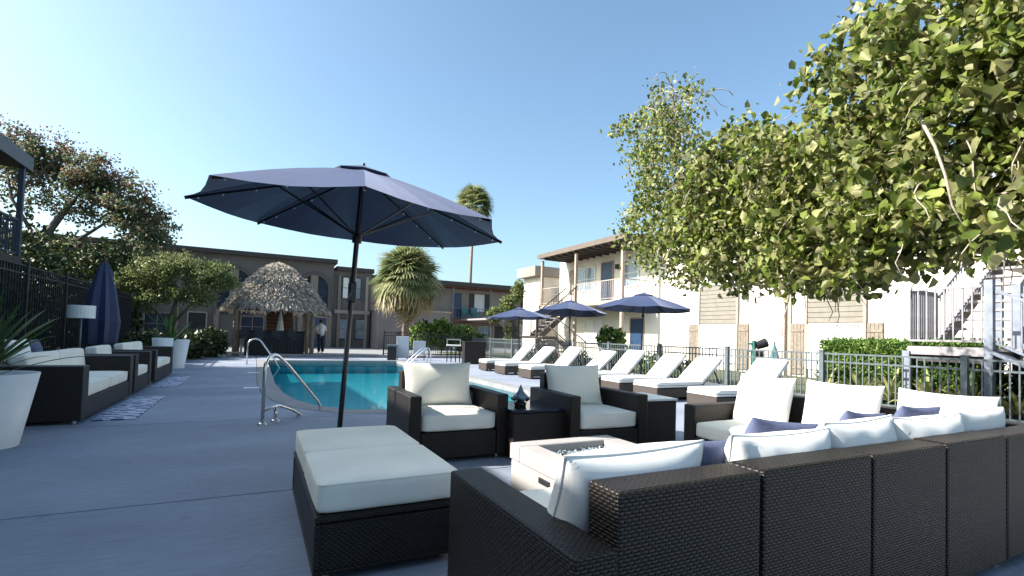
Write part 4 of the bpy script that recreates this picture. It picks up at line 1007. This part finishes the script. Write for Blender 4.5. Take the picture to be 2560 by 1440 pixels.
# person walking past the blue door
def person(loc, rz):
    t = thing('person', 'person in a white top and dark trousers standing beyond the thatched bar', 'person', loc, rz)
    J = {'pel': ((0, 0, .90), .13), 'ch': ((0, -.02, 1.2), .15), 'sh': ((0, -.03, 1.36), .11), 'nk': ((0, -.03, 1.44), .05), 'hd': ((0, -.05, 1.54), .085), 'ht': ((0, -.05, 1.64), .075),
         'lh': ((-.1, 0, .84), .09), 'lk': ((-.11, -.06, .47), .06), 'la': ((-.1, .06, .08), .042), 'lt': ((-.1, -.1, .03), .035),
         'rh': ((.1, 0, .84), .09), 'rk': ((.11, -.02, .47), .06), 'ra': ((.11, .1, .08), .042), 'rt': ((.11, -.05, .03), .035),
         'ls': ((-.19, -.02, 1.34), .055), 'le': ((-.24, .02, 1.07), .042), 'lw': ((-.22, -.12, .86), .032),
         'rs': ((.19, -.02, 1.34), .055), 're': ((.24, .02, 1.07), .042), 'rw': ((.22, -.12, .86), .032)}
    E_ = [('pel', 'ch'), ('ch', 'sh'), ('sh', 'nk'), ('nk', 'hd'), ('hd', 'ht'), ('pel', 'lh'), ('lh', 'lk'), ('lk', 'la'), ('la', 'lt'), ('pel', 'rh'), ('rh', 'rk'), ('rk', 'ra'), ('ra', 'rt'), ('sh', 'ls'), ('ls', 'le'), ('le', 'lw'), ('sh', 'rs'), ('rs', 're'), ('re', 'rw')]
    ks = list(J); base = list(J['lw'][0]); V_ = [J[k][0] for k in ks]; rad = [J[k][1] for k in ks]; ee = [(ks.index(a), ks.index(b)) for a, b in E_]
    for w0, sg in (('lw', -1), ('rw', 1)):
        p = Vector(J[w0][0]); pi = ks.index(w0)
        V_.append(tuple(p+Vector((0, -.03, -.07)))); rad.append(.03); palm = len(V_)-1; ee.append((pi, palm))
        for f in range(4):
            V_.append(tuple(p+Vector((sg*.0, -.05-.012*f+.0, -.13)))); V_[-1] = (p.x+(f-1.5)*.018, p.y-.05, p.z-.15+.008*abs(f-1.5)); rad.append(.009); ee.append((palm, len(V_)-1))
        V_.append((p.x-sg*.04, p.y-.06, p.z-.09)); rad.append(.011); ee.append((palm, len(V_)-1))
    me = bpy.data.meshes.new('body'); me.from_pydata(V_, ee, [])
    o = link('body', me, t); md = o.modifiers.new('skin', 'SKIN'); sv = me.skin_vertices[0].data if me.skin_vertices else None
    if sv is None:
        bm = bmesh.new(); bm.from_mesh(me); bm.verts.layers.skin.verify(); bm.to_mesh(me); bm.free(); sv = me.skin_vertices[0].data
    for i, r_ in enumerate(rad): sv[i].radius = (r_, r_); sv[i].use_root = (i == 0)
    o.modifiers.new('sub', 'SUBSURF').levels = 2; o.modifiers['sub'].render_levels = 2
    SK = mat('skin', (.35, .2, .14), .6, .1); me.materials.append(SK)
    MB().lathe([(.0, .0), (.16, .0), (.165, .25), (.19, .5), (.12, .58), (.06, .6)], 14, (0, -.01, .88)).build('shirt', WHITEP, t, smooth=True)
    for sx in (-1, 1): MB().tube([(sx*.19, -.02, 1.36), (sx*.235, .01, 1.12)], [.075, .065], 10).build('sleeve', WHITEP, t, smooth=True)
    mbp = MB().tube([(-.09, 0, .95), (-.105, -.03, .5), (-.1, .05, .1)], [.12, .09, .07], 10).tube([(.09, 0, .95), (.105, -.01, .5), (.11, .09, .1)], [.12, .09, .07], 10)
    mbp.build('trousers', mat('dark_trousers', (.015, .02, .05), .8), t, smooth=True)
    MB().lathe([(.0, .14), (.06, .12), (.098, .05), (.1, -.01), (.08, -.04)], 12, (0, -.035, 1.57)).build('hair', mat('dark_hair', (.012, .01, .01), .6), t, smooth=True)
    MB().box((0, -.15, 1.56), (.02, .03, .04)).build('nose', SK, t)
person((2.95, 26.9, 0), R(200))

# ================================================================ TREES AND PLANTS
VINE = leafmat('vine_leaf', [(.03, .045, .01), (.09, .13, .022), (.19, .24, .045), (.31, .35, .09), (.46, .44, .24), (.045, .08, .015), (.13, .12, .04), (.24, .30, .055), (.38, .37, .17), (.07, .07, .02), (.14, .19, .03)], .42, .45)
OLIV = leafmat('olive_leaf', [(.04, .07, .02), (.09, .13, .035), (.18, .22, .08), (.28, .28, .12), (.07, .11, .03)], .35)
REDL = leafmat('reddish_leaf', [(.07, .10, .05), (.14, .17, .09), (.09, .13, .06), (.24, .13, .085), (.20, .19, .13), (.10, .12, .06), (.17, .11, .07)], .4)
SHRB = leafmat('shrub_leaf', [(.02, .06, .01), (.05, .12, .02), (.16, .26, .05), (.28, .36, .09), (.06, .12, .02)], .3)
HEDG = leafmat('hedge_leaf', [(.05, .11, .02), (.09, .17, .03), (.15, .24, .05), (.22, .30, .06)], .3)
DKSH = leafmat('dark_shaded_shrub_leaf', [(.008, .018, .006), (.015, .03, .009), (.03, .05, .014), (.07, .08, .022)], .2)  # dark leaves, lowered further so the colour carries the shade over the left bushes
def tree(name, label, cat, trunk, limbs, blobs, count, size, leafm, bark=BARK, droop=.5, shell=.3, group=None, clump=None, wid=.75):
    t = thing(name, label, cat, trunk[0][:2]+(0,), 0, group); O = Vector(trunk[0][:2]+(0,))
    tm = MB().tube([Vector(p[:3])-O for p in trunk], [p[3] for p in trunk], 10).build('trunk', bark, t, smooth=True)
    for l in limbs: MB().tube([Vector(p[:3])-O for p in l], [p[3] for p in l], 6).build('branch', bark, t, smooth=True)
    P = (clump_pts(blobs, count//clump[0], clump[0], clump[1], shell) if clump else blob_pts(blobs, count, shell))-np.array(O)
    P += .12*np.array([b for b in rng.normal(size=(len(P), 3))])*size*3
    V, Q = leaves(P, size*(.6+.8*rng.random(len(P))), droop, wid)
    link('crown', qmesh('crown', V, Q, leafm, tones(P, 6)), t)['kind'] = 'stuff'
    return t
# near vine covered tree (right)
NB = [(5.5, 5.55, 4.72, .48, .5, .48, .7), (5.3, 5.65, 4.2, .58, .55, .6, 1.2), (5.25, 5.3, 3.6, .7, .65, .65, 1.7), (5.1, 5.1, 2.85, .75, .65, .6, 2.4), (5.05, 4.85, 2.4, .7, .6, .5, 1.7),
      (5.3, 4.2, 3.45, .6, .55, .5, 1.6), (5.05, 4.3, 2.95, .6, .5, .55, 1.8), (5.1, 4.05, 2.3, .65, .55, .5, 1.7), (4.96, 3.35, 3.0, .6, .5, .55, 1.9), (5.0, 3.1, 2.35, .6, .5, .5, 1.9), (5.0, 2.9, 1.92, .55, .45, .32, 1.1),
      (4.85, 2.5, 3.45, .6, .5, .75, 2.0), (4.7, 2.35, 2.6, .6, .45, .6, 2.0), (4.85, 2.3, 2.06, .5, .35, .3, .8), (4.6, 1.85, 3.6, .6, .5, .8, 2.0), (4.5, 1.7, 2.8, .55, .45, .6, 1.7), (4.6, 1.75, 2.2, .5, .4, .35, .9),
      (4.6, 1.3, 3.3, .6, .45, .8, 1.6), (4.6, 1.1, 2.5, .5, .4, .6, 1.2), (4.55, 1.35, 2.0, .45, .35, .25, .4), (5.1, 1.2, 4.6, 1.0, .9, .8, 1.5)]
vt = thing('vine_tree', 'big leafy yellow green vine covered tree hanging over the sectional on the right', 'tree', (5.35, .75, 0))
VO = Vector((5.35, .75, 0))
MB().tube([Vector(p)-VO for p in [(5.35, .75, 0), (5.3, .8, 1.2), (5.15, 1.1, 2.4), (5.1, 1.6, 3.2)]], [.16, .13, .11, .08], 12).build('trunk', BARK, vt, smooth=True)
for l in [[(5.1, 1.6, 3.2), (5.0, 2.6, 3.1), (5.1, 3.6, 2.9), (5.2, 4.6, 3.2), (5.35, 5.4, 4.0), (5.5, 5.6, 4.9)], [(5.15, 1.1, 2.4), (4.8, 1.6, 2.9), (4.6, 2.1, 3.3), (4.7, 2.5, 3.9)], [(5.0, 2.6, 3.1), (5.0, 3.2, 2.6), (5.1, 4.2, 2.4), (5.0, 4.9, 2.5)],
          [(5.1, 1.6, 3.2), (4.8, 1.5, 3.9), (4.7, 1.7, 4.5)]]:
    l2 = [Vector(p)-VO for p in l]; MB().tube(l2, [.06-.045*i/(len(l2)-1) for i in range(len(l2))], 8).build('branch', BARK, vt, smooth=True)
# pale hanging vine stems
rs = random.Random(3)
def stem(p, steps=14, d=None, r_=.007, g=.18, jit=.28):
    p = Vector(p); d = Vector(d or (rs.gauss(0, 1), rs.gauss(0, 1), rs.gauss(.3, .6))).normalized(); pts = [p.copy()]
    for i in range(steps):
        d += Vector((rs.gauss(0, jit), rs.gauss(0, jit), rs.gauss(0, jit)-g)); d.normalize(); p = p+d*.1; pts.append(p.copy())
    return pts
for b in NB:
    for k in range(11):
        pts = stem((b[0]+rs.uniform(-.3, .3), b[1]+rs.uniform(-.3, .3), b[2]+rs.uniform(-.1, .2)), 7, g=.3, r_=.006)
        pts = [p-VO for p in pts]; MB().tube(pts, [.007-.004*i/len(pts) for i in range(len(pts))], 4).build('vine_stem', BARKL, vt, smooth=True)
for k in range(26):   # curly bare twigs at the top left
    pts = stem((5.5+rs.uniform(-.3, .3), 5.55+rs.uniform(-.3, .3), 4.45+rs.uniform(-.4, .2)), 7, d=(rs.gauss(0, .7), rs.gauss(0, .7), 1), g=.28, jit=.22)
    MB().tube([p-VO for p in pts], .006, 4).build('vine_stem', BARKL, vt, smooth=True)
MB().tube([Vector(p)-VO for p in [(4.0, 1.75, 2.72), (3.98, 1.66, 2.5), (4.02, 1.62, 2.3), (4.06, 1.6, 2.1), (4.14, 1.55, 1.92)]], [.011, .01, .009, .007, .004], 6).build('vine_stem', BARKL, vt, smooth=True)
P = np.concatenate([blob_pts(NB, 13000, .3), clump_pts(NB, 1150, 16, .07, .55)])
spr = np.array([[4.55+.55*t, 5.86-.1*t, 4.16+.34*math.sin(t*2)] for t in rng.random(130)])+rng.normal(size=(130, 3))*.055
P = np.concatenate([P, spr])
P = P[P[:, 2] > 1.6+.15*rng.random(len(P))]
dd = np.linalg.norm(P-np.array([0, 0, H]), axis=1)
sz = np.where(P[:, 1] > 4.6, .056, .078)*(.5+.95*rng.random(len(P)))
# thin the wispy far top
keep = ~((P[:, 2] > 4.5) & (P[:, 1] > 4.6) & (rng.random(len(P)) < .25)); P = P[keep]; sz = sz[keep]; dd = dd[keep]
order = np.argsort(dd/sz); big = order[:295]; rest = order[295:]
V, Q = leaves(P[rest]-np.array(VO), sz[rest], .9, .85, .2)
link('foliage', qmesh('foliage', V, Q, VINE, tones(P[rest], 6, 1.5, .5)), vt)['kind'] = 'stuff'
# hand sized leaves near the camera : heart shaped with a drooping tip
lm = []
for v in range(5):
    prof_ = [(0, .0, .04), (-.10, .30, .05), (.12, .47, .10), (.42, .44, .08), (.72, .25, .02), (1.0, .0, -.14-.04*v)]
    V_ = []; Q_ = []
    for (a_, w_, z_) in prof_: V_ += [(a_, w_, z_+.12*w_), (max(a_, 0)*1.0, 0, z_-.04), (a_, -w_, z_+.12*w_)]
    for i in range(5): k = i*3; Q_ += [(k, k+1, k+4, k+3), (k+1, k+2, k+5, k+4)]
    lm.append(qmesh('leaf', V_, Q_, VINE, [v*.19]*len(V_)))
for j in big:
    a = Vector(rng.normal(size=3)); a.z -= 1.3; q = a.to_track_quat('X', 'Z').to_euler(); s_ = float(sz[j])*1.05
    link('leaf', lm[int(j) % 5], vt, Vector(P[j])-VO, (q.x+random.uniform(-1, 1), q.y, q.z), (s_, s_, s_))

# left background trees
tree('large_tree', 'tall loose tree with reddish seed clusters rising behind the left fence', 'tree', [(-8.6, 27.5, 0, .3), (-8.5, 27.6, 2.5, .24), (-8.2, 27.8, 4.5, .18), (-7.6, 28, 6, .1)],
     [[(-8.5, 27.6, 2.6, .13), (-7.2, 27.4, 4.4, .09), (-5.6, 27, 5.8, .05), (-4.5, 26.8, 6.3, .02)], [(-8.2, 27.8, 4.3, .1), (-9.4, 28.4, 6.3, .07), (-10, 29, 8.5, .03)], [(-8.2, 27.8, 4.4, .1), (-7.4, 28, 6.2, .07), (-6.6, 28, 7.8, .03)], [(-7.2, 27.4, 4.4, .05), (-6.0, 27.5, 4.6, .03), (-4.2, 26.6, 5.4, .015)], [(-8.5, 27.6, 3, .08), (-7.0, 28.4, 4.2, .05), (-5.4, 27.6, 4.6, .02)],
      [(-7.4, 28, 6.2, .05), (-8.4, 28.2, 7.6, .03), (-8.8, 28.6, 8.8, .015)], [(-9.4, 28.4, 6.3, .05), (-8.8, 28.2, 7.2, .03), (-7.8, 28, 8.3, .015)]],
     [(-10.2, 29.7, 8.9, 1.6, 1.4, 1.0, 1.3), (-8.5, 28.9, 8.3, 1.5, 1.3, 1.0, 1.4), (-6.5, 27.7, 7.6, 1.4, 1.2, .9, 1.4), (-5.1, 26.9, 6.5, 1.2, 1.1, .9, 1.1), (-4.2, 26.4, 5.3, 1.0, .9, .9, .8), (-9.3, 29.3, 7.0, 1.4, 1.2, .8, .5),
      (-7.0, 28.2, 6.3, 1.6, 1.2, .7, .5), (-7.8, 28.6, 4.5, 1.8, 1.3, .8, 1.5), (-6.2, 27.8, 4.1, 1.5, 1.2, .8, 1.4), (-9.8, 29.6, 4.2, 1.8, 1.3, 1.0, 1.4), (-5.2, 27.2, 4.0, 1.2, 1, .8, .8), (-4.0, 26.0, 4.6, .7, .7, .7, .5), (-9.0, 29, 7.9, 1.8, 1.2, .9, .9), (-6.6, 27.8, 7.0, 1.6, 1.2, .8, .9), (-5.0, 26.9, 5.6, 1.2, 1.0, .8, .8)], 23000, .125, REDL, BARK, .3, .2, clump=(34, .13))
# reddish seed clusters at the crown's edge
mb_t = [o for o in COL.objects if o.name.startswith('large_tree')][0]
cl = [(-10.6, 29.5, 9.7), (-9.3, 29, 9.3), (-8.0, 28.4, 9.1), (-7.2, 28, 8.5), (-6.2, 27.5, 8.2), (-5.6, 27, 7.5), (-4.6, 26.6, 6.9), (-3.9, 26.2, 6.0), (-9, 28.7, 8.6), (-6.8, 27.6, 7.4)]
RS = leafmat('rust_seed', [(.16, .055, .03), (.22, .10, .06), (.12, .05, .04), (.2, .12, .08)], .2)
for c in cl:
    P_ = np.array(c)+rng.normal(size=(130, 3))*np.array([.3, .3, .22])-np.array([-8.6, 27.5, 0]); V, Q = leaves(P_, .1, 0, .8)
    link('seed_cluster', qmesh('seed_cluster', V, Q, RS, np.repeat(rng.random(130), 6)), mb_t)['kind'] = 'stuff'
tree('small_tree', 'rounded olive green tree just left of the thatched bar', 'tree', [(-3.2, 24.3, 0, .14), (-3.1, 24.3, 1.2, .1), (-2.9, 24.2, 2.2, .06)],
     [[(-3.1, 24.3, 1.1, .06), (-2.4, 24, 2.0, .04), (-1.9, 23.7, 3.0, .02)], [(-3.1, 24.3, 1.2, .06), (-3.9, 24.6, 2.0, .04), (-4.3, 24.7, 2.9, .02)]],
     [(-4.4, 24.7, 3.0, .8, .7, .6, 1), (-2.9, 23.9, 3.55, .95, .8, .6, 1.5), (-1.75, 23.4, 3.3, .65, .6, .6, .9), (-3.45, 24.2, 2.5, .9, .8, .5, 1.1), (-2.1, 23.6, 2.5, .75, .6, .5, .9), (-4.3, 24.5, 2.1, .6, .6, .5, .6), (-1.35, 23.3, 3.1, .6, .6, .7, 1), (-3.7, 24.2, 3.4, .9, .7, .6, 1.2), (-4.9, 24.8, 2.5, .7, .7, .8, .9)], 15000, .095, OLIV, BARK, .6, .2, clump=(30, .09), wid=.4)
def shrub(name, label, blobs, count, size, m, cat='shrub', droop=.2, group=None, shell=.4, wid=.75):
    c = np.mean([b[:2] for b in blobs], 0); t = thing(name, label, cat, (c[0], c[1], 0), 0, group)
    mb = MB()
    for b in blobs: mb.tube([(b[0]-c[0]+random.uniform(-.1, .1), b[1]-c[1], 0), (b[0]-c[0], b[1]-c[1], b[2])], [.03, .012], 5)
    mb.build('stem', BARK, t)
    P = blob_pts(blobs, count, shell); P = P[P[:, 2] > .02]-np.array([c[0], c[1], 0])
    V, Q = leaves(P, size*(.6+.8*rng.random(len(P))), droop, wid); link('foliage', qmesh('foliage', V, Q, m, tones(P, 6, 2, .4)), t)['kind'] = 'stuff'
    return t
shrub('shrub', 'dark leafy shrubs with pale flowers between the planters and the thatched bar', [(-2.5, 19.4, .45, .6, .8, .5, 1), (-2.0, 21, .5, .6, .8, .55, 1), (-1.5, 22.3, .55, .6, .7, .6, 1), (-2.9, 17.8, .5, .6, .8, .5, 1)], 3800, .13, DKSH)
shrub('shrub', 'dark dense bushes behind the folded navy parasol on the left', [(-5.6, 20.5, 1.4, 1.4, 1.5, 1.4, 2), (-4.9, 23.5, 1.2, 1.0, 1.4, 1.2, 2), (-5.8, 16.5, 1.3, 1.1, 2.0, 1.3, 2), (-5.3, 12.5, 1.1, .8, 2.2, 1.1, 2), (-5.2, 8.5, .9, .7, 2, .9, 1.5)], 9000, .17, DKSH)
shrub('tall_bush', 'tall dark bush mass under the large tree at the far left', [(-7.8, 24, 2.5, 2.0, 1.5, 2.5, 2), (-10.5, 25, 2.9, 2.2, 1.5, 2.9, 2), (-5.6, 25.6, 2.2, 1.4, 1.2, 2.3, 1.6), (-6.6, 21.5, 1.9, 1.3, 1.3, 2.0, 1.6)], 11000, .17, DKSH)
shrub('shrub', 'bright broad leaved shrub right of the fan palm, behind the dark fence', [(8.2, 26.6, 1.0, .8, .7, .8, 1), (9.2, 26.3, 1.15, .8, .7, .85, 1), (10.4, 26.0, .95, .8, .7, .75, 1), (11.2, 25.7, .7, .6, .6, .5, .5)], 3400, .17, SHRB)
shrub('slim_tree', 'slim leafy tree beside the first balcony post in the middle distance', [(13.6, 27.2, 2.9, .55, .5, .8, 1), (14.2, 27.0, 3.9, .4, .4, .7, .7), (12.8, 27.4, 2.4, .5, .5, .5, .7), (13.9, 27.2, 1.5, .5, .5, 1.0, .7)], 2600, .13, OLIV, 'tree')
shrub('shrub', 'low sunlit shrub behind the fence between two sunloungers near the largest far parasol', [(10.75, 11.6, .4, .4, .7, .4, 1), (10.8, 10.4, .35, .4, .5, .35, .7)], 1200, .08, SHRB)
shrub('shrub', 'patchy shrubs behind the fence beyond the middle sunloungers', [(10.9, 13.8, .35, .4, .8, .35, 1), (11, 16, .35, .4, .9, .35, 1), (11, 18.5, .4, .5, .9, .4, 1)], 1500, .09, DKSH)
shrub('shrub', 'bright green bush under the balcony stair, right of the middle far parasol', [(11.1, 14.0, 1.15, .5, .5, .4, 1), (11.3, 13.8, .6, .35, .35, .5, .5)], 900, .14, SHRB)
shrub('shrub', 'dark shaded bush behind the railing below the right hand stair', [(11.0, 3.0, .5, .5, .5, .5, 1), (11.9, 3.4, .5, .5, .6, .5, 1)], 1500, .1, DKSH)
# clipped hedge
hg = thing('clipped_hedge', 'clipped green hedge behind the fence at the foot of the right stair', 'hedge', (11.3, 5.3, 0))
MB().bb(-.42, .42, -1.35, 1.2, 0, 1.08).build('inner_growth', mat('hedge_core', (.02, .035, .012), .95, .3, 9), hg)
nH = 16000; u = rng.random((nH, 3))*2-1; k = np.where(rng.random(nH) < .5, 0, rng.integers(0, 3, nH)); sg = np.where(rng.random(nH) < np.where(k == 0, .9, .5), -1, 1)
u[np.arange(nH), k] = sg; u[:, 2] = np.where(k == 2, 1, u[:, 2]); P_ = u*np.array([.46, 1.32, .63])+np.array([0, -.08, .6])+rng.normal(size=(nH, 3))*.035
V, Q = leaves(P_, .06, 0, .7); link('foliage', qmesh('foliage', V, Q, HEDG, tones(P_, 6, 3, .5)), hg)['kind'] = 'stuff'

# ---- palms
PALM = leafmat('palm_green', [(.08, .11, .04), (.16, .20, .08), (.28, .31, .15), (.40, .38, .2), (.12, .15, .05)], .3)
PALD = leafmat('palm_dry', [(.30, .22, .10), (.24, .20, .09), (.36, .30, .16), (.14, .13, .05)], .25)
def fan_mesh(m, L, nb, droop, v):
    V = []; Q = []; T = []
    def strip(p0, p1, p2, w0, w1, w2):
        k = len(V); d = (Vector(p2)-Vector(p0)).normalized(); s_ = d.cross(Vector((0, 0, 1))).normalized()
        for p, w_ in ((p0, w0), (p1, w1), (p2, w2)): V.append(tuple(Vector(p)+s_*w_)); V.append(tuple(Vector(p)-s_*w_))
        Q.extend([(k, k+1, k+3, k+2), (k+2, k+3, k+5, k+4)]); T.extend([(v*.2+random.random()*.25) % 1]*6)
    pl = L*.45
    strip((0, 0, 0), (pl*.5, 0, .02), (pl, 0, 0), .012*L, .01*L, .008*L)
    for i in range(nb):
        a = R(-78+156*i/(nb-1)); l = L*.6*(1-.25*abs(a)/1.4)
        p1 = (pl+math.cos(a)*l*.55, math.sin(a)*l*.55, .04*L); p2 = (pl+math.cos(a)*l*.95, math.sin(a)*l*.95, -droop*l*(.8+.4*random.random()))
        strip((pl, 0, 0), p1, p2, .008*L, .036*L, .006*L)
    return qmesh('frond', V, Q, m, T)
def palm(label, loc, th, tr_, Rr, nf, skirt, lean=(0, 0)):
    t = thing('palm_tree', label, 'palm', loc); top = Vector((lean[0], lean[1], th))
    MB().tube([(0, 0, 0), Vector((lean[0]*.4, lean[1]*.4, th*.5)), top], [tr_*1.15, tr_, tr_*.95], 12).build('trunk', mat('palm_trunk', (.24, .18, .14), .9, .25, 9, .6, 20), t, smooth=True)
    gm = [fan_mesh(PALM, Rr, 18, .25+.12*v, v) for v in range(4)]; dm = [fan_mesh(PALD, Rr, 12, .55, v) for v in range(3)]
    for k in range(nf):
        f = k/nf; el = R(88-120*f); az = k*2.39996+random.uniform(-.2, .2); s_ = random.uniform(.88, 1.08)
        link('frond', (gm[k % 4] if f < .84 else dm[k % 3]), t, top+Vector((0, 0, .0-.25*f*Rr)), (random.uniform(-.3, .3), -el, az), (s_, s_, s_))
    for k in range(skirt):
        az = random.random()*2*PI; s_ = random.uniform(.7, .95); el = R(random.uniform(-88, -55))
        link('frond', dm[k % 3], t, top+Vector((0, 0, -.15*Rr-random.random()*.25*Rr)), (random.uniform(-.3, .3), -el, az), (s_, s_, s_))
    return t
palm('short fan palm with a full shaggy crown in front of the grey wing', (6.95, 25.7, 0), 3.9, .17, 1.9, 150, 8)
palm('very tall distant palm showing its crown just above the right edge of the big parasol', (28.2, 69.3, 0), 20.6, .22, 3.3, 60, 14, (.2, 0))
